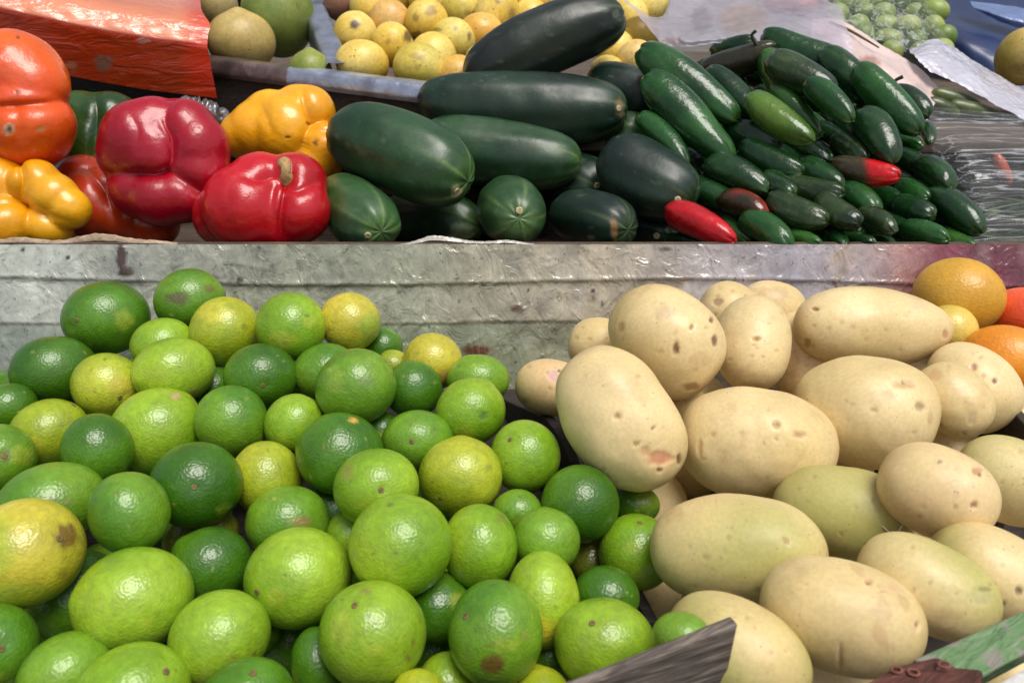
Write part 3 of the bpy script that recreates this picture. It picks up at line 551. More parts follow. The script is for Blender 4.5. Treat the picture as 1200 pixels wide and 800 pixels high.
CREASE = {
 'crimson': [([(203,116),(194,134),(204,158),(204,184),(196,206)], 7, .009), ([(126,206),(150,206),(178,208),(200,206),(228,222),(246,230)], 7, .009), ([(148,128),(160,150),(158,172)], 6, .002)],
 'red': [([(338,212),(335,232),(331,258),(330,290)], 6, .009), ([(338,212),(322,202),(300,208),(284,206)], 6, .006), ([(338,212),(350,222),(372,214)], 6, .006), ([(338,212),(344,200),(342,184)], 6, .005), ([(268,226),(262,250),(266,276)], 8, .003)],
 'golden': [([(354,104),(360,124),(368,146),(364,160),(352,176)], 5, .007), ([(366,150),(384,154),(402,154)], 5, .007), ([(304,118),(312,140),(318,164)], 9, .003)],
 'orange': [([(-30,128),(10,127),(46,124),(84,120)], 8, .010), ([(18,126),(22,150),(16,186)], 8, .003)],
 'yellow': [([(22,182),(26,206),(22,226),(24,236)], 6, .009), ([(-20,240),(24,240),(48,250),(84,262)], 6, .008)],
 'green': [([(112,108),(114,140),(108,190)], 7, .006)],
 'red_orange': [([(96,190),(124,226),(140,276)], 7, .006), ([(160,226),(164,250),(160,276)], 6, .004)],
}
OJS = [
 (1123,347,99,90,((204,152,46),(218,176,74)),0,'ochre yellow orange on top, touching the end of the long potato',[]),
 (1112,388,62,62,((196,168,66),(210,186,90)),.15,'pale yellow citrus half hidden behind the long potato',[]),
 (1178,421,96,80,((220,134,28),(232,158,52)),0,'bright orange citrus below the ochre one at the right edge',[]),
 (1203,371,86,68,((222,80,40),(232,108,64)),.2,'red orange citrus cut by the right edge beside the ochre one',[]),
 (1210,468,66,76,((216,156,40),(226,180,70)),.3,'yellow orange citrus low at the right edge beside the crate side',[]),
]
MNG = [
 (283,48,78,72,((184,160,94),(206,186,122)),0,'beige yellow mango just behind the silver edged board',[(262,60,10,14,(150,140,70),.4,0)]),
 (326,18,84,98,((88,112,44),(120,138,66)),.2,'large green mango beside the silver divider',[(344,20,20,40,(136,140,60),.4,0)]),
 (252,6,52,64,((170,150,92),(190,172,120)),.3,'dull beige mango behind the orange wrapped crate end',[(249,18,2,2,(60,50,30),.8,0)]),
 (364,84,50,52,((122,136,54),(150,160,80)),.3,'small pale green mango in the corner by the divider',[]),
 (282,-12,50,44,((44,56,26),(60,74,36)),.6,'dark green mango in shade at the top edge',[]),
]
TOM = []
for row, (y, x0, x1, n) in enumerate([(60,1048,1104,3),(46,1012,1102,4),(32,978,1092,5),(16,984,1094,5),(2,980,1080,5),(-12,976,1066,4)]):
    for k in range(n):
        TOM.append((x0 + (x1 - x0) * k / (n - 1) + rng.uniform(-5, 5), y + rng.uniform(-3, 3), rng.uniform(24, 33), rng.uniform(23, 30)))

# ------------------------------------------------------------------ settle the heaps: things move only along depth until they touch, not cross
items = []
def add_item(kind, data, spheres, d0, order):
    items.append(dict(kind=kind, data=data, sp=spheres, d=d0, d0=d0, order=order)); return items[-1]
def dl(py): return 1.0 / (1.54 + 0.00212 * (py - 370))
def du(py): return 0.735 + (285 - py) * 0.00062
def dtop(py): return 0.95 + (85 - py) * 0.0017
def caps(x0, y0, x1, y1, hw, tilt, p, n=7):
    out = []
    for t in np.linspace(-0.86, 0.86, n):
        r = hw * (1 - abs(t) ** p) ** (1 / p)
        out.append((x0 + (x1 - x0) * (t + 1) / 2, y0 + (y1 - y0) * (t + 1) / 2, r, -t * tilt / 2))
    return out
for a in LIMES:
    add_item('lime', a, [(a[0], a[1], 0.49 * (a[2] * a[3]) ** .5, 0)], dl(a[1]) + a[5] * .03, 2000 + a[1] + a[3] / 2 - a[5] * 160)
k = 0
for yy in range(455, 860, 74):                                        # the next layer down, seen only through gaps
    for xx in range(-20 + (k % 2) * 42, int(500 + (yy - 455) * .5), 88):
        w = 56 + (yy - 385) * .1
        a = (xx + rng.uniform(-14, 14), yy + rng.uniform(-12, 12), w, w * .95, ['D', 'M', 'B'][rng.randint(3)], 2, None, None, [])
        add_item('lime', a, [(a[0], a[1], 0.48 * w, 0)], dl(a[1]) + .050, 1200 + a[1])
    k += 1
for yy in range(470, 900, 76):                                        # the heap goes on past the left edge
    for xx in (-205, -118, -52):
        w = 76 + (yy - 420) * .1
        a = (xx + rng.uniform(-12, 12), yy + rng.uniform(-14, 14), w, w * .96, ['D', 'M', 'B', 'Y'][rng.randint(4)], 2, None, None, [])
        if xx > -100 and yy < 800 and abs(yy - 650) < 80: continue
        add_item('lime', a, [(a[0], a[1], 0.48 * w, 0)], dl(a[1]) + .012, 1300 + a[1])
for a in POTS:
    add_item('potato', a, caps(a[0], a[1], a[2], a[3], a[4] * .97, a[5], 2.25), dl((a[1] + a[3]) / 2) + a[6] * .03, 2000 + max(a[1], a[3]) + a[4] * .6 - a[6] * 160)
for (x0, y0, x1, y1, hw) in [(720,500,850,560,50),(850,590,960,650,56),(900,510,1020,570,52),(950,650,1070,720,56),(1040,500,1140,560,52),(800,690,900,740,50),(1080,640,1170,690,52),(1050,430,1130,480,44),(730,690,860,720,52),(700,560,800,610,46),(760,450,850,490,40),(1020,620,1110,670,50),(900,760,1020,820,56),(1130,520,1220,560,46),(1240,640,1350,690,54),(1230,760,1340,800,56),(1260,560,1360,590,52),(1120,760,1230,830,56)]:
    a = (x0, y0, x1, y1, hw, .02, 2, (0, 0), None, [])
    add_item('potato', a, caps(x0, y0, x1, y1, hw * .97, .02, 2.25), dl((y0 + y1) / 2) + .06, 1200 + max(y0, y1))
for a in OJS:
    add_item('orange', a, [(a[0], a[1], .49 * (a[2] * a[3]) ** .5, 0)], dl(a[1]) + a[5] * .03 + .01, 2000 + a[1] - a[5] * 160)
for a in CUCS:
    add_item('cucumber', a, caps(a[0], a[1], a[2], a[3], a[4] * .97, a[5], 2.7, 9), du((a[1] + a[3]) / 2) + .035 + a[7] * .02, 1000 + max(a[1], a[3]) + a[4] - a[7] * 160)
for a in CHS:
    add_item('chilli', a, caps(a[0], a[1], a[2], a[3], a[4] * 1.0, .035, 2.5, 6), du(max(a[1], a[3])) + .022, 1000 + max(a[1], a[3]) + a[4] + a[6])
k = 0
for yy in range(95, 285, 30):
    for xx in range(800 + (k % 2) * 22, int(1010 + (yy - 95) * .55), 46):
        a = (xx - 26, yy - 16, xx + 26, yy + 8, 15, ['D', 'M'][rng.randint(2)], -400, None)
        add_item('chilli', a, caps(a[0], a[1], a[2], a[3], a[4] * .95, .035, 2.5, 6), du(yy + 8) + .062, 300 + yy)
    k += 1
for a in BPS:
    add_item('bell', a, [(x, y, r * .9, o) for (x, y, r, o) in a[2]], a[3], 1000 + max(y + r for x, y, r, o in a[2]) - (120 if a[0] in ('green', 'red_orange') else 0))
for a in GUAVAS:
    add_item('guava', a, [(a[0], a[1], .49 * (a[2] * a[3]) ** .5, 0)], dtop(a[1]), a[1] + a[3] / 2)
for a in MNG:
    add_item('mango', a, [(a[0], a[1], .48 * (a[2] * a[3]) ** .5, 0)], dtop(a[1]) + a[5] * .04, a[1] + a[3] / 2 - a[5] * 60)
for a in TOM:
    add_item('tomatillo', a, [(a[0], a[1], a[2] * .49, 0)], 1.10 + (60 - a[1]) * .0022, a[1] + a[2] / 2)

def settle(iters=260):
    own = np.array([i for i, it in enumerate(items) for _ in it['sp']])
    sp = np.array([s for it in items for s in it['sp']])
    RAY = FW + ((sp[:, 0] - 600) / FPX)[:, None] * RT - ((sp[:, 1] - 400) / FPX)[:, None] * UP
    dx = sp[:, None, 0] - sp[None, :, 0]; dy = sp[:, None, 1] - sp[None, :, 1]
    ok = (dx * dx + dy * dy < (sp[:, None, 2] + sp[None, :, 2]) ** 2) & (own[:, None] != own[None, :])
    order = np.array([it['order'] for it in items])
    A, B = np.nonzero(ok & (order[own][:, None] > order[own][None, :]))       # A nearer than B
    d = np.array([it['d'] for it in items]); d0 = d.copy()
    low = order[own] > 1150; upz = (order[own] > 250) & (order[own] < 1350) & np.array([items[i]['kind'] in ('cucumber', 'chilli', 'bell') for i in own])
    for n in range(iters):
        ds = d[own] + sp[:, 3]; P = CAM + RAY * ds[:, None]; r = sp[:, 2] * ds / FPX
        dist = np.linalg.norm(P[A] - P[B], axis=1)
        o = np.maximum((r[A] + r[B]) * 0.985 - dist, 0)
        wrong = ds[A] > ds[B]
        o = np.where((o > 0) & wrong, o + (ds[A] - ds[B]) * .5, o)
        back = np.zeros(len(d)); fwd = np.zeros(len(d))
        np.maximum.at(back, own[B], o); np.maximum.at(fwd, own[A], o)
        lowk = np.array([items[i]['kind'] in ('lime', 'potato', 'orange') for i in own])
        hit = np.where(lowk, np.maximum(P[:, 1] + r - (0.672 - np.maximum(1.176 - P[:, 2], 0) * .42), 0), 0); np.maximum.at(fwd, own, hit * 1.5)
        hit = np.where(upz, np.maximum(0.700 - (P[:, 1] - r), 0), 0); np.maximum.at(back, own, hit)
        d = d + 0.3 * (back - fwd) - 0.012 * (d - d0)
    for it, x in zip(items, d): it['d'] = float(x)
    ds = d[own] + sp[:, 3]; P = CAM + RAY * ds[:, None]; r = sp[:, 2] * ds / FPX
    dist = np.linalg.norm(P[A] - P[B], axis=1); o = np.maximum((r[A] + r[B]) - dist, 0)
    kinds = np.array([it['kind'] for it in items])
    for k in sorted(set(kinds)):
        s = kinds[own] == k
        print('SETTLE', k, 'd', d[kinds == k].min().round(3), d[kinds == k].max().round(3), 'r', r[s].min().round(4), r[s].max().round(4),
              'minz', (P[s, 2] - r[s]).min().round(3), 'y', P[s, 1].min().round(3), P[s, 1].max().round(3), 'shift', (d - d0)[kinds == k].min().round(3), (d - d0)[kinds == k].max().round(3),
              'maxoverlap', o[(kinds[own[A]] == k)].max().round(4) if (kinds[own[A]] == k).any() else 0)
settle()

# ------------------------------------------------------------------ produce builders
def catmull(P, n):
    P = np.asarray(P, float); Q = np.vstack([2 * P[0] - P[1], P, 2 * P[-1] - P[-2]]); out = []
    m = len(P) - 1
    for s_ in np.linspace(0, m, n):
        i = min(int(s_), m - 1); t = s_ - i; p0, p1, p2, p3 = Q[i], Q[i + 1], Q[i + 2], Q[i + 3]
        out.append(.5 * (2 * p1 + (p2 - p0) * t + (2 * p0 - 5 * p1 + 4 * p2 - p3) * t * t + (3 * p1 - p0 - 3 * p2 + p3) * t ** 3))
    return np.array(out)
def tube(pts, radii, nv=10, n=20):
    C = catmull(pts, n); Rr = np.interp(np.linspace(0, 1, n), np.linspace(0, 1, len(radii)), radii)
    V = []; e = None
    for i in range(n):
        t = C[min(i + 1, n - 1)] - C[max(i - 1, 0)]; t /= np.linalg.norm(t)
        if e is None: e = np.cross(t, [.3, .5, .8]);
        e = e - t * np.dot(e, t); e /= np.linalg.norm(e); f = np.cross(t, e)
        for j in range(nv):
            q = 2 * math.pi * j / nv; V.append(C[i] + Rr[i] * (math.cos(q) * e + math.sin(q) * f))
    F = [(i * nv + j, i * nv + (j + 1) % nv, (i + 1) * nv + (j + 1) % nv, (i + 1) * nv + j) for i in range(n - 1) for j in range(nv)]
    F.append(tuple(range(nv))[::-1]); F.append(tuple((n - 1) * nv + j for j in range(nv)))
    return np.array(V), F
def view_basis(px, py):
    w = ray(px, py); w = w / np.linalg.norm(w)
    r = np.cross(w, np.array([0, 0, 1.0])); r /= np.linalg.norm(r)
    return r, np.cross(r, w), w
def button(name, parent, px, py, c, rad3, size, rgb, seed):
    """stem scar / button as a small domed disc on the skin"""
    r, u, w = view_basis(px, py)
    pos = None
    me = parent.data; n = len(me.vertices)
    co = np.empty(n * 3); me.vertices.foreach_get('co', co); co = co.reshape(-1, 3) + np.array(parent['_w'])
    X, Y = pix(co); dd = (co - CAM) @ FW
    q = (X - px) ** 2 + (Y - py) ** 2
    cand = np.argsort(q)[:10]; i = cand[np.argmin(dd[cand])]
    p = co[i]; nrm = np.array(me.vertices[int(i)].normal)
    V, out, T, TH, F = revolve(p + nrm * .0001, nrm, size * .38, size, p=2.2, nr=8, nv=18, disp=lambda l, t, th, o: size * .08 * np.sin(th * 5 + seed) * (1 - np.abs(t)) - size * .22 * np.exp(-((1 - t) / .25) ** 2))
    col = np.tile(lin(rgb), (len(V), 1)) * (0.85 + .3 * rng.rand(len(V), 1)); col[T > .8] *= .7
    return mesh_obj(name, V, F, M['scar'], parent=parent, loc=p, col=col)

def round_fruit(it, name, cat, mat, cols, label, group, stem, marks, seed, nip=0.05, dent=0.03, elong=1.03, wobble=.03, nr=40, nv=52, patch=.5, stem_part='stem_scar', stem_size=.0018, stem_rgb=(118, 102, 58), depth=1.0):
    px, py, w, h = it['data'][:4]; d = it['d']
    c = at(px, py, d); r, u, v = view_basis(px, py)
    if name in ('lime', 'guava'): w, h = w * 1.03, h * 1.03
    rs = np.random.RandomState(seed)
    if stem:
        nx = np.clip((stem[0] - px) / (w / 2), -.95, .95); ny = np.clip(-(stem[1] - py) / (h / 2), -.95, .95)
        ax = r * nx + u * ny - v * math.sqrt(max(0.03, 1 - nx * nx - ny * ny))
    else:
        ang = rs.uniform(0, 6.28); ax = r * math.cos(ang) + u * math.sin(ang) + v * rs.uniform(-.2, .6)
        if name == 'mango': ax = -u + r * rs.uniform(-.15, .15)
    def disp(l, T, TH, o):
        a1 = np.arccos(np.clip(T, -1, 1)); a2 = np.pi - a1
        x = -dent * np.exp(-(a1 / .16) ** 2) + nip * np.exp(-(a2 / .24) ** 2) - .02 * np.exp(-(a2 / .5) ** 2)
        return x + wobble * wob(l, 2.2, seed)
    V, out, T, TH, F = revolve(np.zeros(3), ax, elong, 1.0, p=2.0, nr=nr, nv=nv, disp=disp)
    # fit the body's own breadth, height and depth
    a, b_, e = V @ r, V @ u, V @ v
    k = d / FPX / (np.dot(ray(px, py), FW))
    sx, sy = w / 2 * k / ((a.max() - a.min()) / 2), h / 2 * k / ((b_.max() - b_.min()) / 2)
    sz = depth * math.sqrt(sx * sy)
    V = c + (a * sx)[:, None] * r + (b_ * sy)[:, None] * u + (e * sz)[:, None] * v
    n = sstep(-.7, .7, wob(V - c, 70, seed + 5) + rs.uniform(-.35, .35))
    col = lin(cols[0]) * (1 - n)[:, None] + lin(cols[1]) * n[:, None]
    # pole tint: paler, yellower near the blossom end
    e2 = np.exp(-((1 + T) / .35) ** 2) * patch
    tint = lin(cols[1]) * np.array([1.25, 1.08, .9])
    col = col * (1 - e2)[:, None] + tint * e2[:, None]
    V, col = apply_marks(V, out, col, marks, seed)
    o = mesh_obj(name, V, F, mat, loc=c, col=col)
    tag(o, label, cat, group)
    if stem: button(stem_part, o, stem[0], stem[1], c, w / 2 * k, stem_size, stem_rgb, seed)
    return o
def long_body(it, x0, y0, x1, y1, hw, tilt, p, asym, seed, nr, nv, disp, prof=None, bend_px=0):
    d = it['d']
    A, B = at(x0, y0, d + tilt / 2), at(x1, y1, d - tilt / 2)
    c = (A + B) / 2; L = np.linalg.norm(B - A) / 2; rad = hw * d / FPX
    bend = None
    if bend_px:
        ax = (B - A) / (2 * L); s = np.cross(ax, view_basis((x0 + x1) / 2, (y0 + y1) / 2)[2]); s /= np.linalg.norm(s); bend = s * bend_px * d / FPX
    V, out, T, TH, F = revolve(c, B - A, L, rad, p=p, asym=asym, nr=nr, nv=nv, disp=disp, prof=prof, bend=bend)
    return V, out, T, TH, F, c, L, rad
n_pot = n_lime = 0
POTC = ((210, 186, 130), (226, 203, 152)); POTG = (172, 168, 94); POTP = (214, 172, 130)
for idx, it in enumerate(items):
    a = it['data']; seed = 100 + idx; rs = np.random.RandomState(seed)
    if it['kind'] == 'lime':
        hidden = a[6] is None
        flecks = [] if hidden else [(a[0] + rs.uniform(-.42, .42) * a[2], a[1] + rs.uniform(-.42, .42) * a[3], rs.uniform(1.0, 3.0), rs.uniform(1.0, 2.4),
                  [(96, 84, 40), (150, 140, 80), (70, 84, 26), (176, 170, 90)][rs.randint(4)], rs.uniform(.3, .7), 0) for _ in range(rs.randint(3, 9))]
        if not hidden and rs.rand() < .45:
            flecks.append((a[0] + rs.uniform(-.35, .35) * a[2], a[1] + rs.uniform(-.1, .4) * a[3], rs.uniform(8, 20), rs.uniform(6, 14), (166, 176, 56), rs.uniform(.25, .5), 0))
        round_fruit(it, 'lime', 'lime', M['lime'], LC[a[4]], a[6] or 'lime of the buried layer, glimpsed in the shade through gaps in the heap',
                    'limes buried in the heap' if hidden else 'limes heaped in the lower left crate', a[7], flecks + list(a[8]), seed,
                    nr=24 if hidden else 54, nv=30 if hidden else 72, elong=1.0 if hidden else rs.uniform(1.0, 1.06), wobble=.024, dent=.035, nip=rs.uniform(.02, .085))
    elif it['kind'] == 'orange':
        round_fruit(it, 'orange', 'orange', M['orange'], a[4], a[6], 'citrus fruit in the right hand crate', None, a[7], seed, nip=0, dent=.02, wobble=.012, elong=1.0, patch=.1)
    elif it['kind'] == 'guava':
        round_fruit(it, 'guava', 'guava', M['guava'], a[4], a[5], 'yellow guavas in the upper tray', None, a[6], seed, nip=.03, dent=.03, wobble=.03, elong=1.04, patch=.25)
    elif it['kind'] == 'mango':
        round_fruit(it, 'mango', 'mango', M['guava'], a[4], a[6], 'mangoes in the upper left tray', None, a[7], seed, nip=.11, dent=.0, wobble=.03, elong=1.0, patch=.2)
    elif it['kind'] == 'tomatillo':
        cc = ((120, 140, 62), (164, 176, 100)) if rs.rand() < .6 else ((90, 118, 48), (140, 158, 80))
        round_fruit(it, 'tomatillo', 'tomatillo', M['guava'], cc, 'pale green tomatillo inside the clear bag at the top right', 'tomatillos in the clear bag', None, [], seed, nip=.02, dent=.05, wobble=.03, nr=24, nv=28, patch=.2)
    elif it['kind'] == 'potato':
        x0, y0, x1, y1, hw, tilt, lay, (gt, pt), label, marks = a
        hidden = label is None
        def disp(l, T, TH, o, s=seed, h=hw, dd=it['d']):
            rr = h * dd / FPX
            return rr * (.085 * wob(l, 46, s) + .026 * wob(l, 150, s + 1) + .006 * wob(l, 420, s + 2, 9))
        V, out, T, TH, F, c, L, rad = long_body(it, x0, y0, x1, y1, hw * .985, tilt, 2.25, rs.uniform(-.06, .08), seed, 40 if hidden else 130, 40 if hidden else 120, disp)
        n = sstep(-.8, .8, wob(V - c, 60, seed + 5)); col = lin(POTC[0]) * (1 - n)[:, None] + lin(POTC[1]) * n[:, None]
        g = sstep(.0, .9, wob(V - c, 45, seed + 8) + (.6 if gt else -.6)) * (.9 if gt else .4); col = col * (1 - g)[:, None] + lin(POTG) * g[:, None]
        q = sstep(.1, .9, wob(V - c, 55, seed + 9) + (.3 if pt else -.6)) * .4; col = col * (1 - q)[:, None] + lin(POTP) * q[:, None]
        q = sstep(.3, .9, wob(V, 230, seed + 11) + .6 * wob(V, 620, seed + 12)) * sstep(-.3, .6, wob(V - c, 50, seed + 13)) * .38; col = col * (1 - q)[:, None] + lin((176, 138, 92)) * q[:, None]
        b2 = np.exp(-((1 - np.abs(T)) / .06) ** 2) * .35; col = col * (1 - b2)[:, None] + lin((176, 136, 92)) * b2[:, None]
        if not hidden:   # scattered small eyes
            m2 = [(q0[0], q0[1], q0[2] * (.78 if q0[2] <= 9 else 1), q0[3] * (.78 if q0[2] <= 9 else 1)) + tuple(q0[4:]) for q0 in marks]
            for _ in range(rs.randint(6, 11)):
                f = rs.uniform(.1, .9); s_ = rs.uniform(-.75, .75) * hw; dxn = -(y1 - y0); dyn = (x1 - x0); nn = math.hypot(dxn, dyn)
                q_ = rs.uniform(1.6, 3.2); m2.append((x0 + (x1 - x0) * f + dxn / nn * s_, y0 + (y1 - y0) * f + dyn / nn * s_, q_ * 1.3, q_, (150, 112, 72), rs.uniform(.15, .4), .0003))
            V, col = apply_marks(V, out, col, m2, seed)
        tag(mesh_obj('potato', V, F, M['potato'], loc=c, col=col), label or 'potato of the buried layer, barely seen in the shade between the top potatoes', 'potato',
            'potatoes buried in the pile' if hidden else 'pale potatoes piled in the middle crate')
    elif it['kind'] == 'cucumber':
        x0, y0, x1, y1, hw, tilt, ck, lay, label, scar, marks = a
        def disp(l, T, TH, o, s=seed, h=hw, dd=it['d']):
            rr = h * dd / FPX
            return rr * (.045 * wob(l, 40, s) + .012 * np.cos(3 * TH + s) + .010 * np.cos(9 * TH + s + 2 * T) + .012 * wob(l, 160, s + 1))
        V, out, T, TH, F, c, L, rad = long_body(it, x0, y0, x1, y1, hw, tilt, 2.7, rs.uniform(-.03, .06), seed, 90, 96, disp, bend_px=rs.uniform(-5, 5) + (8 if ck == 'K' and lay < .5 else 0))
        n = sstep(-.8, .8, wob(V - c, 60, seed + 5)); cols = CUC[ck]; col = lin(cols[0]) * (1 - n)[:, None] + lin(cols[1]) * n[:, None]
        ln = np.maximum(np.cos(TH * 5 + .6 * wob(V - c, 30, seed + 3)), 0) ** 14
        st = ln * np.exp(-((1 - T) / (.55 if tilt > .07 else .35)) ** 2) * (.55 if ck in 'GM' else .25)
        col = col * (1 - st)[:, None] + lin((126, 150, 84)) * st[:, None]
        q = sstep(.2, .9, wob(V, 90, seed + 21)) * .35; col = col * (1 - q)[:, None] + lin((62, 80, 66)) * q[:, None]
        q = sstep(.62, 1.0, wob(V * np.array([1, 1, 2.5]), 330, seed + 22) + .3 * wob(V, 60, seed + 23)) * .25; col = col * (1 - q)[:, None] + lin((104, 118, 92)) * q[:, None]
        e = np.exp(-((1 - T) / .08) ** 2) * (.4 if ck in 'GM' else .15); col = col * (1 - e)[:, None] + lin((92, 124, 62)) * e[:, None]
        V, col = apply_marks(V, out, col, marks, seed)
        o = tag(mesh_obj('cucumber', V, F, M['cucumber'], loc=c, col=col), label, 'cucumber', 'cucumbers stacked on the upper shelf')
        if scar: button('blossom_scar', o, scar[0], scar[1], c, rad, .0034, (186, 172, 132), seed)
    elif it['kind'] == 'chilli':
        x0, y0, x1, y1, hw, ck, bias, label = a
        hidden = label is None; ext = .14 if (label and 'top' not in label and 'raised' not in label and math.hypot(x1 - x0, y1 - y0) < 75) else .05
        x0, y0 = x0 - (x1 - x0) * ext, y0 - (y1 - y0) * ext
        def disp(l, T, TH, o, s=seed, h=hw, dd=it['d']):
            rr = h * dd / FPX
            return rr * (.085 * wob(l, 70, s) + .05 * np.cos(3 * TH + s + T) * (.4 + .6 * T * T) + .03 * np.cos(8 * TH + 2 * s + 2 * T) * np.abs(T) ** 2 + .03 * wob(l, 260, s + 3) * np.abs(T) ** 2)
        V, out, T, TH, F, c, L, rad = long_body(it, x0, y0, x1, y1, hw * 1.0, .045, 2.6, rs.uniform(-.20, -.02), seed, 26 if hidden else 40, 24 if hidden else 36, disp, bend_px=rs.uniform(-5, 5))
        n = sstep(-.8, .8, wob(V - c, 90, seed + 5)); cols = CH[ck]; col = lin(cols[0]) * (1 - n)[:, None] + lin(cols[1]) * n[:, None]
        e = np.exp(-((1 - T) / .1) ** 2) * (.3 if ck in 'GLMD' else 0); col = col * (1 - e)[:, None] + lin((70, 92, 40)) * e[:, None]
        if label and 'half ripe' in label:
            X, Y = pix(V); q = sstep(1008, 1026, X + 7 * wob(V, 260, 3)); col = col * (1 - q)[:, None] + lin((196, 12, 20)) * q[:, None]
        if label and 'turning' in label:
            q = sstep(-.2, .7, wob(V - c, 120, 77) + (T) * .9) * .9; col = col * (1 - q)[:, None] + lin((150, 34, 20)) * q[:, None]
        if not hidden and label:
            q = sstep(.35, 1.0, np.cos(9 * TH + 3 * T + wob(V - c, 200, seed + 31) * 1.5) * sstep(-.2, .6, wob(V - c, 110, seed + 32))) * .3; col = col * (1 - q)[:, None] + lin((86, 104, 66)) * q[:, None]
        if ck == 'P':
            q = np.maximum(wob(V - c, 700, seed + 4), 0) ** 2 * .25; col = col * (1 - q)[:, None] + lin((110, 124, 84)) * q[:, None]
        o = tag(mesh_obj('jalapeno', V, F, M['chilli'], loc=c, col=col), label or 'jalapeno buried inside the chilli heap, barely seen in the dark between the others', 'chilli',
                'jalapenos buried in the heap' if hidden else 'jalapenos heaped on the upper shelf')
        st = {'brownish jalapeno with': [(896, 62), (886, 52), (881, 42), (886, 36)], 'small jalapeno with a thin': [(1052, 112), (1047, 104), (1049, 95), (1058, 90)]}
        for key, pts in st.items():
            if label and label.startswith(key):
                Vs, Fs = tube([at(x, y, it['d'] - .022 - i * .003) for i, (x, y) in enumerate(pts)], [.0026, .0018, .0016, .002], 10)
                mesh_obj('stalk', Vs, Fs, M['scar'], parent=o, col=np.tile(lin((38, 44, 24)), (len(Vs), 1)))
    elif it['kind'] == 'bell':
        key, (cx, cy), lobes, d0, cols, label, stem, marks = a
        d = it['d']; c = at(cx, cy, d)
        V0, out, T, TH, F = revolve(np.zeros(3), np.array([.15, -.3, 1.0]), 1, 1, nr=110, nv=140)
        U = V0 / np.linalg.norm(V0, axis=1)[:, None]
        acc = []
        for (x, y, r_, o_) in lobes:
            dd = d + o_; lc = at(x, y, dd) - c; lr = r_ * dd / FPX
            b_ = U @ lc; q = lr * lr - (lc @ lc - b_ * b_)
            acc.append(np.where(q > 0, b_ + np.sqrt(np.maximum(q, 0)), b_ * .3 - .01))
        acc = np.array(acc); kk = 420.0
        mx = acc.max(axis=0); rr = mx + np.log(np.exp((acc - mx) * kk).sum(axis=0)) / kk
        rr = rr * (1 + .012 * wob(U, 5, seed) + .006 * wob(U, 14, seed + 1))
        V = c + U * np.maximum(rr, .006)[:, None]
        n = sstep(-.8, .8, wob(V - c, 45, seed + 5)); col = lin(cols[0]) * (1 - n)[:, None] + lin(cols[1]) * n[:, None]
        V, col = apply_marks(V, U, col, marks, seed)
        X, Y = pix(V); front = np.einsum('ij,ij->i', U, CAM - V) > -.02
        for pts, wd, dp in CREASE.get(key, []):
            Pc = catmull(np.array([(x, y, 0) for x, y in pts]), 60)[:, :2]
            dm = np.sqrt(((X[:, None] - Pc[None, :, 0]) ** 2 + (Y[:, None] - Pc[None, :, 1]) ** 2)); ii = dm.argmin(1); dm = dm.min(1)
            fade = np.sin(np.clip(ii / 59.0, 0, 1) * math.pi * .86 + .22) ** .7
            V = V - U * (np.exp(-(dm / wd) ** 1.4) * dp * fade * front)[:, None]
        o = tag(mesh_obj('bell_pepper', V, F, M['pepper'], loc=c, col=col), label, 'bell pepper', 'bell peppers on the upper shelf')
        if stem:
            (sx, sy), (tx, ty), sr = stem
            dd = d - .030
            Vs, Fs = tube([at(sx, sy, dd + .012), at(sx - 2, sy - 8, dd + .004), at(tx, ty, dd + .006), at(tx - 2, ty - 4, dd + .012)], [.0080, .0042, .0048, .0068], 16)
            cs = np.tile(lin((168, 138, 90)), (len(Vs), 1)) * (.8 + .4 * rng.rand(len(Vs), 1))
            mesh_obj('stem', Vs, Fs, M['scar'], parent=o, col=cs)

for o_ in list(COL.objects):
    if o_.get('label', '').startswith('greenish potato with a thread'):
        n_ = len(o_.data.vertices); co = np.empty(n_ * 3); o_.data.vertices.foreach_get('co', co); co = co.reshape(-1, 3) + np.array(o_['_w'])
        X, Y = pix(co); dd = (co - CAM) @ FW; pts = []
        for (x, y) in [(1034, 616), (1043, 624), (1050, 627), (1055, 619), (1060, 609), (1059, 598), (1055, 592)]:
            cand = np.argsort((X - x) ** 2 + (Y - y) ** 2)[:8]; pts.append(at(x, y, dd[cand].min() - .0012))
        V, F = tube(pts, [.0003, .0006, .0004, .0008, .0004], 6, 40)
        tag(mesh_obj('film_thread', V, F, M['white_plastic'], col=np.tile(lin((230, 230, 220)), (len(V), 1))), 'white thread of torn plastic film stuck on the end of a greenish potato', 'film thread')
# ------------------------------------------------------------------ the stall: boards, film, crates
def prism(name, poly, off, mat, parent=None, col=None, bevel=.0012):
    """flat polygon (world points) given the thickness vector off"""
    P = np.array(poly, float); n = len(P); V = np.vstack([P, P + np.asarray(off)])
    F = [tuple(range(n)), tuple(range(2 * n - 1, n - 1, -1))] + [(i, i + n, (i + 1) % n + n, (i + 1) % n) for i in range(n)]
    nrm = np.cross(P[1] - P[0], P[2] - P[1])
    if np.dot(nrm, np.asarray(off)) > 0: F = [f[::-1] for f in F]
    c = np.tile(lin(col), (len(V), 1)) if col is not None else None
    o = mesh_obj(name, V, F, mat, parent=parent, col=c, smooth=False)
    if bevel:
        b = o.modifiers.new('edge', 'BEVEL'); b.width = bevel; b.segments = 2
    return o
def box(name, lo, hi, mat, parent=None, bevel=.002):
    (x0, y0, z0), (x1, y1, z1) = lo, hi
    return prism(name, [(x0, y0, z0), (x1, y0, z0), (x1, y1, z0), (x0, y1, z0)], (0, 0, z1 - z0), mat, parent, bevel=bevel)
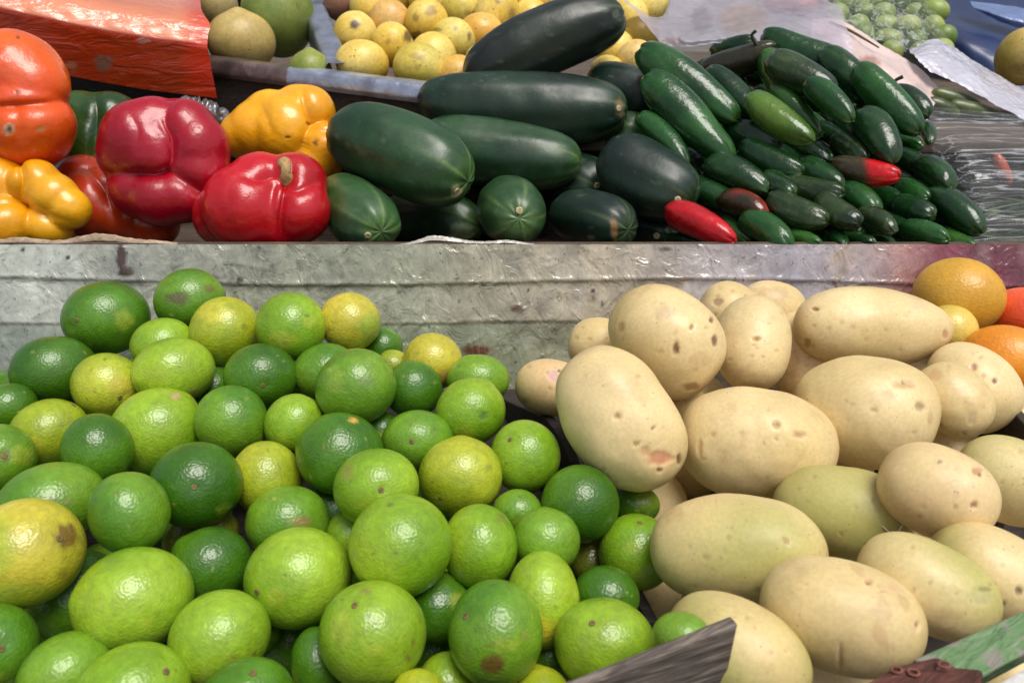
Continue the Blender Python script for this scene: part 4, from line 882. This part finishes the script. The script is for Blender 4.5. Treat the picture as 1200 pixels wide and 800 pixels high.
def net(ctrl, nu, nv):
    """smooth sheet through a net of world points"""
    C = np.array(ctrl, float)
    rows = np.array([catmull(r_, nu) for r_ in C])
    G = np.array([catmull(rows[:, j], nv) for j in range(nu)]).transpose(1, 0, 2)
    V = G.reshape(-1, 3)
    F = [(i * nu + j, i * nu + j + 1, (i + 1) * nu + j + 1, (i + 1) * nu + j) for i in range(nv - 1) for j in range(nu - 1)]
    return V, F
def crumple(V, amp, freq, seed, dirv, stretch=(1, 1, 1)):
    P = V * np.array(stretch)
    h = 1 - np.abs(wob(P, freq, seed)) * 1.3 + .5 * (1 - np.abs(wob(P, freq * 2.3, seed + 1))) + .25 * wob(P, freq * 6, seed + 2)
    return V + (h * amp)[:, None] * np.asarray(dirv)
LIP_Y, LIP_Z = 0.685, 1.176
stand = tag(empty('display_stand', (0, .69, 0)), 'stepped wooden display stand with a film covered board between its two levels', 'display stand')
stand['_w'] = [0, .69, 0]
SL = 0.2437
def zc(y): return 1.106 + SL * (y - .464) - .090
ys0, ys1 = .16, .70
prism('lower_shelf', [(-1.0, ys0, zc(ys0)), (1.1, ys0, zc(ys0)), (1.1, ys1, zc(ys1)), (-1.0, ys1, zc(ys1))], (0, 0, -.02), M['dark_wood'], stand)
box('upper_shelf', (-1.0, .704, 1.098), (1.1, 1.40, 1.118), M['shelf_wood'], stand)
for sx in (-.95, 1.03):
    for sy, zt in ((.20, zc(.20) - .03), (1.34, 1.097)):
        box('leg', (sx, sy, 0), (sx + .06, sy + .05, zt), M['dark_wood'], stand)
LEAN = 0.42
def wall_y(z): return LIP_Y - (LIP_Z - z) * LEAN
board = prism('riser_board', [(-1.0, wall_y(1.0) + .005, 1.0), (1.1, wall_y(1.0) + .005, 1.0), (1.1, LIP_Y + .004, LIP_Z - .003), (-1.0, LIP_Y + .004, LIP_Z - .003)], (0, .013, 0), M['shelf_wood'], stand)
# film stretched over the riser board: real folds at three heights, wrinkles, grime
nu, nvv = 1150, 110
xs = np.linspace(-.998, 1.098, nu); zs = np.linspace(1.0, LIP_Z + .001, nvv)
Xg, Zg = np.meshgrid(xs, zs); Vf = np.stack([Xg.ravel(), wall_y(Zg.ravel()), Zg.ravel()], 1)
z1 = LIP_Z - .030 + .003 * np.sin(Vf[:, 0] * 9) - .004 * Vf[:, 0]; z2 = z1 - .036 + .003 * np.sin(Vf[:, 0] * 7 + 2)
step = .002 * sstep(-.0008, .0008, z1 - Vf[:, 2]) + .0016 * sstep(-.0008, .0008, z2 - Vf[:, 2])
bulge = .0012 * np.exp(-((Vf[:, 2] - z1) / .003) ** 2)
P2 = Vf * np.array([1, 1, 1]); diag = np.stack([Vf[:, 0] * .75 + Vf[:, 2] * -.65, Vf[:, 1], Vf[:, 0] * .2 + Vf[:, 2] * .25], 1)
wr = np.maximum(wob(diag, 190, 31), .2) ** 2 * sstep(.0, .8, wob(Vf, 14, 32)) * .0022 + .0012 * (1 - np.abs(wob(Vf, 60, 33))) + .0005 * wob(Vf, 240, 34)
for _ in range(260):                                                  # sharp creases in the stretched film
    cx_, cz_ = rng.uniform(-.6, .7), rng.uniform(1.03, LIP_Z); an = rng.choice([rng.normal(.75, .25), rng.normal(.05, .12), rng.normal(2.2, .4)], p=[.6, .2, .2])
    ln_ = rng.uniform(.008, .045); ux, uz = math.cos(an), math.sin(an)
    sel = np.nonzero((np.abs(Vf[:, 0] - cx_) < ln_ * 1.5) & (np.abs(Vf[:, 2] - cz_) < ln_ * 1.5))[0]
    a_ = (Vf[sel, 0] - cx_) * ux + (Vf[sel, 2] - cz_) * uz; b_ = -(Vf[sel, 0] - cx_) * uz + (Vf[sel, 2] - cz_) * ux
    b_ = b_ + .08 * ln_ * np.sin(a_ / ln_ * 3)
    wr[sel] += rng.uniform(.0003, .0014) * np.exp(-np.abs(b_) / .0011) * np.exp(-(a_ / (ln_ * .6)) ** 4)
Vf[:, 1] -= bulge + wr + .003 - step * .8
PX, PY = pix(Vf)
def ramp(x, pts):
    xsn = [p[0] for p in pts]; cs = np.array([lin(p[1]) for p in pts]); return np.stack([np.interp(x, xsn, cs[:, i]) for i in range(3)], 1)
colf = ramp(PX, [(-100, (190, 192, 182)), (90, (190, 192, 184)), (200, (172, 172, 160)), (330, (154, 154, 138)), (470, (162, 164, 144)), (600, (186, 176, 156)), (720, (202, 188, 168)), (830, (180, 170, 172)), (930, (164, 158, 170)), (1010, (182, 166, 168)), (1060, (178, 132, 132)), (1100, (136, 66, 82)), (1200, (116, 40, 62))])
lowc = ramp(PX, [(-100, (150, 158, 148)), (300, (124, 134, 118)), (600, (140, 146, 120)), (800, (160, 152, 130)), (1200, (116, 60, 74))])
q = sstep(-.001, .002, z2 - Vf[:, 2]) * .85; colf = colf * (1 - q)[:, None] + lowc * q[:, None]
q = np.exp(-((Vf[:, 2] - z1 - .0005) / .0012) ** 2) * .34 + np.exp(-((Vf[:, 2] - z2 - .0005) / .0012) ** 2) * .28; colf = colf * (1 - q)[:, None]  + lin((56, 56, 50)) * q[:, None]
gr = sstep(.25, .8, wob(Vf, 160, 41, 16) + .8 * wob(Vf, 700, 42, 16)) * np.clip(np.exp(-((PX - 330) / 120) ** 2) + .1, 0, 1) * .5; colf = colf * (1 - gr)[:, None] + lin((52, 52, 40)) * gr[:, None]
gr = sstep(.3, .9, wob(Vf * np.array([1, 1, .35]), 130, 43)) * .35; colf = colf * (1 - gr)[:, None] + lin((176, 170, 160)) * gr[:, None]
st = sstep(.35, .8, wob(diag, 230, 46)) * np.exp(-((PX - 900) / 190) ** 2) * .6; colf = colf * (1 - st)[:, None] + lin((176, 146, 112)) * st[:, None]
fm = [(27,293,3,3,(30,28,24),.95,0),(80,302,3.2,3,(30,28,24),.95,0),(281,328,5,4,(26,24,20),.9,0),(143,300,7,20,(74,44,34),.95,-.001),(148,318,10,7,(70,40,30),.9,-.001),(607,361,9,5,(92,48,30),.9,-.001),(619,340,2.4,2.4,(40,36,30),.9,0),(695,341,2.6,3,(40,36,30),.9,0),(706,356,2.4,4,(60,44,36),.9,0),(780,292,8,3,(70,54,44),.8,0),(559,411,19,8,(92,52,38),.95,0),(535,327,4,2,(50,46,40),.7,0),(620,392-30,12,3,(150,140,126),.3,0)]
onrm = np.tile(np.array([0, -1.0, .2]), (len(Vf), 1))
colf = colf * .80 * np.array([.98, 1.0, .97])
Vf, colf = apply_marks(Vf, onrm, colf, fm, 5)
Ff = [(i * nu + j, i * nu + j + 1, (i + 1) * nu + j + 1, (i + 1) * nu + j) for i in range(nvv - 1) for j in range(nu - 1)]
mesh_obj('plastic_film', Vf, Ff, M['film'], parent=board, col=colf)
# paper and cardboard liner lying on the upper shelf, its edge standing up just behind the lip
def liner(name, x0, x1, h0, col, label, seed, cat, mat):
    nx = 90; X = np.linspace(x0, x1, nx); rows = []
    for k_, (yy, hh) in enumerate([(.6872, .004), (.6876, h0 * .6), (.690, h0), (.6925, h0 * .7), (.6935, .003)]):
        hx = hh * (0.65 + .5 * np.sin(X * 24 + seed) * np.sin(X * 61 + 2 * seed) + .1 * rng.rand(nx)) * np.minimum(1, np.minimum(X - x0 + .004, x1 - X + .004) / .03)
        rows.append(np.stack([X, np.full(nx, yy) + .0012 * np.sin(X * 40 + seed), LIP_Z - .002 + hx], 1))
    V, F = net(rows, nx, 14); c = np.tile(lin(col), (len(V), 1)) * (.85 + .25 * rng.rand(len(V), 1))
    tag(mesh_obj(name, V, F, mat, col=c), label, cat)
liner('cardboard_liner', -.60, -.30, .009, (176, 140, 116), 'thin brownish cardboard edge under the yellow and orange bell peppers', 1, 'cardboard', M['card'])
liner('paper_liner', -.10, .02, .007, (206, 200, 190), 'strip of pale paper standing up under the scratched and starred cucumbers', 3, 'paper', M['white_plastic'])

# crate divider between limes and potatoes (vertical plank with a cut corner)
def vplank(name, pa, pb, tops, drop, thick, mat, label, cat):
    A = np.array(pa); B = np.array(pb); h = B - A; h[2] = 0; h /= np.linalg.norm(h); n = np.cross(h, [0, 0, 1.0])
    top = [on_plane(x, y, A, n) for x, y in tops]
    bot = [np.array([p[0], p[1], max(zc(p[1]) + .001, .6) if drop is None else p[2] - drop]) for p in (top[-1], top[0])]
    o = prism(name, top + bot, n * thick, mat); tag(o, label, cat); return o
vplank('crate_divider', at(594, 464, .70), at(772, 726, .475), [(594, 464), (650, 488), (668, 512), (700, 590), (772, 726)], None, .007, M['dark_wood'],
       'dark grey wooden crate divider between the limes and the potatoes', 'crate board')
vplank('crate_divider', at(1108, 380, .665), at(1200, 486, .57), [(1096, 366), (1120, 380), (1160, 438), (1215, 500)], None, .007, M['dark_wood'],
       'dark crate side between the potatoes and the orange citrus fruit', 'crate board')
# weathered front board of the lime crate
A = at(865, 731, .346); B = at(700, 798, .326); h = (B - A); B2 = A + h * 4.2
nb = np.cross(h, [0, 0, 1.0]); nb /= np.linalg.norm(nb); nb = nb if nb[1] > 0 else -nb
dn = np.array([0, 0, -.125]) + nb * .004
o = prism('crate_board', [A, B2, B2 + dn, A + dn + h / np.linalg.norm(h) * .003], nb * .0055, M['grey_wood'], bevel=.0008)
tag(o, 'weathered grey front board of the lime crate with a frayed top edge', 'crate board')
# worn green plank, red brown block, white ledge at the lower right
A = at(1070, 772, .352); B = at(1250, 692, .378); A2 = at(1142, 797, .338); B2 = at(1250, 740, .358)
o = prism('green_plank', [A, B, B2, A2], (0, 0.004, -.014), M['green_wood'], bevel=.0015); tag(o, 'worn pale green painted plank below the potatoes at the lower right', 'plank')
P_ = [at(950, 836, .322), at(1050, 778, .346), at(1100, 766, .350), at(1118, 778, .345), at(1156, 782, .339), at(1152, 800, .331), at(1100, 860, .312)]
blk = prism('wood_block', P_, (0, .006, -.03), M['brown_wood'], bevel=.003); tag(blk, 'rough red brown wood block with nail rings beside the green plank', 'wood block')
for (x, y) in ((1106, 780), (1070, 789), (1050, 786)):
    V, F = [], []
    c0 = on_plane(x, y, P_[0], np.cross(P_[1] - P_[0], P_[4] - P_[0])) + np.array([0, 0, .0008])
    nb_ = np.cross(P_[1] - P_[0], P_[4] - P_[0]); _, b1, b2 = frame(nb_)
    pts = [c0 + .0021 * (math.cos(q_) * b1 + math.sin(q_) * b2) for q_ in np.linspace(0, 2 * math.pi, 12)]
    V, F = tube(pts, [.0006, .0006], 8, 28); mesh_obj('nail_ring', V, F, M['scar'], parent=blk, col=np.tile(lin((120, 74, 62)), (len(V), 1)))
P_ = [at(1150, 810, .325), at(1225, 766, .340), at(1260, 850, .312), at(1160, 900, .295)]
tag(prism('white_ledge', P_, (0, 0.0, -.03), M['white_wood'], bevel=.002), 'white chipped ledge in the lower right corner', 'ledge')

# upper tray: foil edged front, dark riser, divider, tray floor
tray = tag(empty('fruit_tray', at(400, 90, .95)), 'raised wooden tray with silver foil edging holding guavas and mangoes', 'tray')
eL, eR = at(215, 66, .975), at(640, 118, .86); ex = (eR - eL) / np.linalg.norm(eR - eL); ey = np.cross([0, 0, 1.0], ex); ey /= np.linalg.norm(ey)
if ey[1] < 0: ey = -ey
def edge_strip(f0, f1, col, name):
    a, b_ = eL + (eR - eL) * f0, eL + (eR - eL) * f1
    prof = [ey * .018 + np.array([0, 0, .002]), ey * .006 + np.array([0, 0, .001]), np.array([0, 0, -.003]), ey * -.003 + np.array([0, 0, -.014]), ey * 0 + np.array([0, 0, -.020])]
    V, F = net([[a + (b_ - a) * s_ + p_ for s_ in np.linspace(0, 1, 12)] for p_ in prof], 150, 26)
    V = crumple(V, .0009, 120, 51, -ey * .6 + np.array([0, 0, .6]))
    c = np.tile(lin(col), (len(V), 1)); g_ = sstep(.2, .9, wob(V, 120, 52)) * .6; c = c * (1 - g_)[:, None] + lin((66, 60, 62)) * g_[:, None]
    mesh_obj(name, V, F, M['foil'], parent=tray, col=c)
edge_strip(.31, 1, (164, 172, 190), 'foil_edge')
edge_strip(.0, .312, (122, 104, 100), 'foil_edge')
eL0 = eL - (eR - eL) * 1.1
prism('front_board', [eL0 + ey * .004 + np.array([0, 0, -.012]), eR + ey * .004 + np.array([0, 0, -.012]), eR + ey * .004 + np.array([0, 0, -.16]), eL0 + ey * .004 + np.array([0, 0, -.16])], ey * .012, M['dark_wood'], tray)
zt = min(eL[2], eR[2]) - .045
prism('tray_floor', [(-.75, .93, zt), (.9, .88, zt), (.9, 1.6, zt + .03), (-.75, 1.6, zt + .03)], (0, 0, -.012), M['shelf_wood'], tray)
dA, dB = at(397, 78, .945), at(352, -30, 1.20); dx_ = np.array([.030, 0, 0])
V, F = net([[dA + (dB - dA) * s_ + dx_ * w_ + np.array([0, 0, z_]) for s_ in np.linspace(0, 1, 8)] for w_, z_ in ((-.55, -.03), (-.5, 0), (0, .002), (.5, 0), (.55, -.03))], 70, 26)
V = crumple(V, .001, 110, 61, (0, 0, 1)); c = np.tile(lin((150, 156, 172)), (len(V), 1)); g_ = sstep(.2, .9, wob(V, 110, 62)) * .6; c = c * (1 - g_)[:, None] + lin((70, 66, 70)) * g_[:, None]
mesh_obj('divider', V, F, M['foil'], parent=tray, col=c)

# orange crate end under glossy wrap
cr = tag(empty('wrapped_crate', at(100, 80, .92)), 'orange red crate wrapped in glossy plastic, above the bell peppers', 'crate')
fL, fR = at(-120, -12, .85), at(243, 52, .915)
down = np.array([0, .004, -.062]); bk = at(150, -60, 1.10) - at(150, 40, .90)
prism('crate_body', [fL + (0, .006, -.003), fR + (-.004, .006, -.003), fR + down + (-.004, .006, 0), fL + down + (0, .006, 0)], bk * .92, M['brown_wood'], cr)
rows = []
for off in (down + (0, .002, .0), down * .6 + (0, 0, 0), down * .3, np.array([0, -.0005, -.006]), np.array([0, .001, 0]), np.array([0, .009, .0095]), np.array([0, .0185, .0185]), bk * .16 + (0, 0, .017), bk * .4 + (0, 0, .010), bk * 1.0):
    rows.append([fL + (fR - fL) * s_ + off + np.array([0, 0, .002 * math.sin(7 * s_)]) for s_ in np.linspace(0, 1, 9)])
V, F = net(rows, 480, 150); rowi = np.repeat(np.linspace(0, 1, 150), 480)
V = crumple(V, .0006, 70, 71, (0, -.6, .7), stretch=(.5, 1, 1.6))
V = V + (np.maximum(wob(V * np.array([.3, 1, 1]), 330, 74), 0) ** 2 * .0009 * sstep(.3, .5, rowi))[:, None] * np.array([0, -.6, .7])
V = V + (wob(V * np.array([.28, 1, .8]), 560, 75, 9) * .0006 * sstep(.24, .36, rowi))[:, None] * np.array([.1, -.7, .6])
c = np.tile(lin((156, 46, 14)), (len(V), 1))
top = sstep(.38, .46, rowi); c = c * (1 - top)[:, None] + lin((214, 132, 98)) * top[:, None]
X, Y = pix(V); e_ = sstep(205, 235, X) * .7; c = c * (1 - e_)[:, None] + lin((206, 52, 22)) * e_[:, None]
g_ = sstep(.1, .9, wob(V, 26, 73)) * .5 * (1 - top); c = c * (1 - g_)[:, None] + lin((150, 60, 20)) * g_[:, None]
V, c = apply_marks(V, np.tile(np.array([0, -1.0, .3]), (len(V), 1)), c, [(121, 74, 12, 11, (110, 84, 72), .8, 0), (83, 77, 9, 5, (160, 110, 80), .7, 0), (168, 48, 9, 4, (150, 120, 116), .7, 0)], 9)
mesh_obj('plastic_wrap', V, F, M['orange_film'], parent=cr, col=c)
# crumpled cling film scrap by the crimson pepper
V, out, T, TH, F = revolve(at(240, 130, .90), (1, .2, -.5), .024, .010, nr=50, nv=50, disp=lambda l, t, th, o: .004 * (1 - np.abs(wob(l, 420, 81)) * 1.6) + .002 * wob(l, 900, 82))
tag(mesh_obj('cling_film_scrap', V, F, M['foil'], col=np.tile(lin((120, 118, 120)), (len(V), 1))), 'crumpled scrap of shiny cling film behind the crimson bell pepper', 'plastic scrap')

# milky polythene draped between guavas and chillies
def sheet(name, ctrl, nu_, nv_, mat, rgb, label, cat, amp, freq, seed, dirv=(0, -.6, .7), stretch=(1, 1, 1), tint=None, marks=None):
    V, F = net([[at(*p) for p in r_] for r_ in ctrl], nu_, nv_); V = crumple(V, amp, freq, seed, dirv, stretch)
    c = np.tile(lin(rgb), (len(V), 1))
    if tint: g = sstep(0, .8, wob(V, tint[1], seed + 9)) * tint[2]; c = c * (1 - g)[:, None] + lin(tint[0]) * g[:, None]
    if marks: V, c = apply_marks(V, np.tile(-FW, (len(V), 1)), c, marks, seed)
    return tag(mesh_obj(name, V, F, mat, col=c), label, cat)
sheet('polythene_sheet', [[(727, -2, 1.02), (775, 22, 1.03), (800, -30, 1.10), (880, -30, 1.12), (950, -6, 1.10), (985, 12, 1.06)],
                          [(748, 22, .99), (782, 30, 1.0), (812, 18, 1.04), (880, 10, 1.05), (940, 18, 1.02), (990, 34, 1.0)],
                          [(768, 46, .965), (790, 40, .965), (804, 46, .955), (850, 42, .955), (900, 38, .955), (996, 52, .965)],
                          [(778, 60, .955), (792, 58, .955), (806, 58, .948), (846, 54, .945), (905, 60, .945), (1000, 80, .955)]],
      150, 90, M['milky'], (206, 200, 216), 'milky white polythene sheet draped behind the top of the jalapenos', 'plastic sheet', .0045, 60, 91, marks=[(870, 22, 34, 20, (206, 176, 160), .6, 0), (822, 24, 14, 18, (150, 136, 146), .5, 0), (787, 50, 14, 7, (150, 100, 84), .5, 0)])
# pink plastic sack
sheet('pink_sack', [[(952, 22, 1.06), (985, 26, 1.06), (1030, 54, 1.04), (1078, 84, 1.02), (1104, 112, 1.0)],
                    [(950, 44, 1.0), (985, 44, 1.0), (1026, 70, .99), (1068, 98, .98), (1094, 124, .97)],
                    [(960, 70, .975), (990, 72, .97), (1024, 92, .965), (1060, 118, .96), (1086, 142, .955)],
                    [(970, 110, .97), (1000, 116, .965), (1030, 130, .96), (1060, 146, .955), (1084, 160, .955)]],
      110, 80, M['sack'], (214, 190, 184), 'pale pink plastic sack with a brown blotch behind the jalapenos', 'sack', .0032, 60, 95, marks=[(1018, 74, 15, 10, (150, 96, 70), .75, 0), (1008, 75, 7, 4, (110, 70, 50), .7, 0), (1078, 112, 12, 16, (150, 140, 124), .5, 0)])
V, F = tube([at(972, 26, 1.03), at(992, 34, 1.01), at(1010, 44, 1.0), at(1030, 56, .99)], [.0012, .0018, .0016, .0010], 8); tag(mesh_obj('twig', V, F, M['scar'], col=np.tile(lin((92, 84, 44)), (len(V), 1))), 'thin brown twig lying over the pink sack', 'twig')
# tomatillo bag: clear film over the tomatillos
sheet('clear_bag', [[(958, -30, 1.30), (1010, -34, 1.30), (1060, -30, 1.30), (1092, -10, 1.28)],
                    [(964, 4, 1.17), (1010, -4, 1.15), (1065, 2, 1.15), (1108, 30, 1.17)],
                    [(966, 30, 1.10), (1012, 26, 1.085), (1070, 36, 1.085), (1118, 60, 1.10)],
                    [(985, 50, 1.07), (1030, 52, 1.055), (1078, 66, 1.055), (1124, 84, 1.07)]], 130, 110, M['bag'], (196, 206, 196),
      'clear plastic bag stretched over the pale green tomatillos', 'plastic bag', .004, 60, 101)
# white plastic sheet and the shade with pods below it
sheet('white_sheet', [[(1064, 62, 1.04), (1097, 48, 1.06), (1150, 80, 1.04), (1240, 132, 1.0)],
                      [(1072, 70, 1.0), (1100, 64, 1.01), (1150, 96, .99), (1240, 150, .96)],
                      [(1090, 88, .985), (1112, 96, .98), (1150, 116, .965), (1240, 166, .935)]], 120, 50, M['white_plastic'], (214, 212, 226),
      'glossy white plastic sheet hanging over the wrapped herbs at the right', 'plastic sheet', .0034, 80, 111)
for i, (x0, y0, x1, y1) in enumerate([(1092, 108, 1150, 128), (1112, 122, 1176, 140), (1150, 134, 1215, 156), (1084, 118, 1124, 136)]):
    itp = dict(d=.985 - .008 * (i % 2)); V, out, T, TH, F, c, L, rad = long_body(itp, x0, y0, x1, y1, 10, .0, 2.6, 0, 700 + i, 40, 24, lambda l, t, th, o: .0006 * wob(l, 160, 5))
    n = sstep(-.8, .8, wob(V - c, 80, i)); tag(mesh_obj('green_bean_pod', V, F, M['pod'], loc=c, col=lin((54, 66, 30)) * (1 - n)[:, None] + lin((84, 98, 46)) * n[:, None]), 'dull green pod lying in the shade under the white sheet', 'pod', 'pods under the white sheet')
# navy tarpaulin and blue fold, melon
sheet('blue_tarpaulin', [[(1040, -60, 1.6), (1100, -70, 1.6), (1200, -70, 1.55), (1300, -60, 1.5)],
                         [(1066, -4, 1.36), (1110, 4, 1.34), (1180, 10, 1.32), (1300, 20, 1.3)],
                         [(1090, 30, 1.26), (1130, 44, 1.22), (1190, 60, 1.2), (1300, 70, 1.2)],
                         [(1110, 70, 1.22), (1150, 88, 1.19), (1200, 112, 1.16), (1300, 130, 1.15)]], 120, 90, M['tarp'], (26, 40, 78), 'dark navy tarpaulin sloping behind the tomatillos at the top right', 'tarpaulin', .004, 14, 121, tint=((40, 74, 140), 9, .4))
sheet('blue_plastic_fold', [[(1136, 2, 1.27), (1170, 6, 1.25), (1220, 16, 1.22)], [(1142, 10, 1.25), (1175, 18, 1.22), (1220, 30, 1.2)], [(1160, 20, 1.25), (1185, 30, 1.22), (1225, 42, 1.2)]], 60, 40, M['white_plastic'], (120, 140, 186), 'light blue plastic fold lying on the navy tarpaulin', 'plastic sheet', .002, 60, 131)
itm = dict(data=(1202, 66, 64, 66), d=1.08); round_fruit(itm, 'melon', 'melon', M['guava'], ((176, 150, 66), (206, 180, 104)), 'pale yellow melon cut by the right edge above the white sheet', None, None, [(1195, 80, 12, 6, (150, 120, 60), .5, 0)], 801, nip=0, dent=0, wobble=.02)
itm = dict(data=(1180, 84, 26, 26), d=1.10); round_fruit(itm, 'guava', 'guava', M['guava'], ((196, 170, 80), (210, 186, 110)), 'small pale fruit tucked left of the melon', None, None, [], 802, wobble=.02)
for x, y, w_, s_ in ((914, 0, 40, 0), (940, 4, 34, 1), (962, -4, 34, 2)):
    itm = dict(data=(x, y, w_, 30), d=1.20 + .02 * s_); round_fruit(itm, 'tomato', 'tomato', M['pepper'], ((190, 56, 24), (206, 84, 40)), ('orange red tomato left of two others behind the milky polythene', 'orange red tomato in the middle of three behind the milky polythene', 'orange red tomato right of two others, nearest the tomatillo bag')[s_], 'tomatoes behind the polythene', None, [], 810 + s_, wobble=.03)
# herbs in cling film
hb = tag(empty('herb_bundle', at(1160, 230, .90)), 'bundle of thin green herb stalks under clear film at the right', 'herb bundle')
Vh, Fh, Ch = [], [], []
rh = np.random.RandomState(55)
for i in range(150):
    yb = rh.uniform(150, 296); x0 = 1085 + (yb - 130) * .28 + rh.uniform(-6, 20); x1 = rh.uniform(1180, 1300)
    dd = .875 + rh.uniform(0, .05) + (296 - yb) * .0006
    y2 = yb + rh.uniform(-26, 22)
    V, F = tube([at(x0, yb, dd), at((x0 + x1) / 2, (yb + y2) / 2 + rh.uniform(-6, 6), dd), at(x1, y2, dd + .01)], [.0010, rh.uniform(.0008, .0022), .0008], 6, 10)
    k0 = sum(len(v) for v in Vh); Vh.append(V); Fh += [tuple(q_ + k0 for q_ in f) for f in F]
    cc = lin([(46, 70, 34), (70, 96, 50), (34, 48, 30), (96, 116, 70), (40, 40, 34)][rh.randint(5)]); Ch.append(np.tile(cc, (len(V), 1)))
mesh_obj('stalks', np.vstack(Vh), Fh, M['pod'], parent=hb, col=np.vstack(Ch))
itp = dict(d=.875); V, out, T, TH, F, c, L, rad = long_body(itp, 1166, 180, 1184, 216, 7, .0, 2.2, -.1, 760, 40, 24, lambda l, t, th, o: .0005 * wob(l, 160, 5))
tag(mesh_obj('orange_chilli', V, F, M['chilli'], loc=c, col=np.tile(lin((176, 70, 40)), (len(V), 1))), 'thin orange chilli under the film among the herb stalks', 'chilli')
sheet('cling_film', [[(1078, 128, .93), (1120, 132, .93), (1180, 138, .93), (1290, 150, .92)],
                     [(1086, 165, .895), (1130, 172, .875), (1190, 178, .87), (1290, 190, .865)],
                     [(1105, 210, .870), (1140, 216, .850), (1195, 222, .845), (1290, 230, .845)],
                     [(1130, 256, .840), (1160, 260, .825), (1205, 266, .82), (1290, 270, .82)],
                     [(1128, 296, .800), (1165, 298, .795), (1210, 300, .79), (1290, 300, .79)]], 170, 150, M['clear'], (190, 192, 196),
      'clear wrinkled cling film stretched over the herb bundle', 'plastic film', .005, 70, 141, stretch=(.2, 1, 1.9))
# ground
tag(prism('ground', [(-40, -40, 0), (40, -40, 0), (40, 60, 0), (-40, 60, 0)], (0, 0, -.05), wood('ground_concrete', (80, 78, 74), (100, 97, 92), (118, 115, 110), (1, 1, 1), rough=.9), bevel=0), kind='structure')

# ------------------------------------------------------------------ light, camera, output
W = bpy.data.worlds.new('World'); S.world = W; W.use_nodes = True
nt = W.node_tree; bg = nt.nodes['Background']; sky = nt.nodes.new('ShaderNodeTexSky'); sky.sky_type = 'NISHITA'; sky.sun_disc = False
SUN = np.array([0.24, -0.28, 0.93]); SUN /= np.linalg.norm(SUN)
sky.sun_elevation = math.asin(SUN[2]); sky.sun_rotation = math.atan2(SUN[0], SUN[1]); sky.air_density = 1.0; sky.dust_density = 4.0; sky.ozone_density = .6
hs = nt.nodes.new('ShaderNodeHueSaturation'); hs.inputs['Saturation'].default_value = 0.5; nt.links.new(sky.outputs[0], hs.inputs['Color']); nt.links.new(hs.outputs[0], bg.inputs[0]); bg.inputs[1].default_value = 0.066
ld = bpy.data.lights.new('sun', 'SUN'); ld.energy = 1.5; ld.angle = R(34); ld.color = (1, .96, .90)
lo = bpy.data.objects.new('sun', ld); COL.objects.link(lo); lo.rotation_euler = Vector(SUN).to_track_quat('Z', 'Y').to_euler()
cd = bpy.data.cameras.new('camera'); cam = bpy.data.objects.new('camera', cd); COL.objects.link(cam)
cam.location = CAM; cam.rotation_euler = (math.pi / 2 - PITCH, 0, 0); cd.sensor_width = 36; cd.lens = FPX / 1200 * 36; cd.clip_start = .02; cd.clip_end = 300
cd.dof.use_dof = True; cd.dof.focus_distance = .60; cd.dof.aperture_fstop = 13
S.camera = cam
S.view_settings.view_transform = 'Standard'; S.view_settings.look = 'None'; S.view_settings.gamma = 1; S.view_settings.exposure = 0.84
S.render.engine = 'CYCLES'; S.cycles.use_denoising = True; S.cycles.max_bounces = 6; S.cycles.transparent_max_bounces = 12
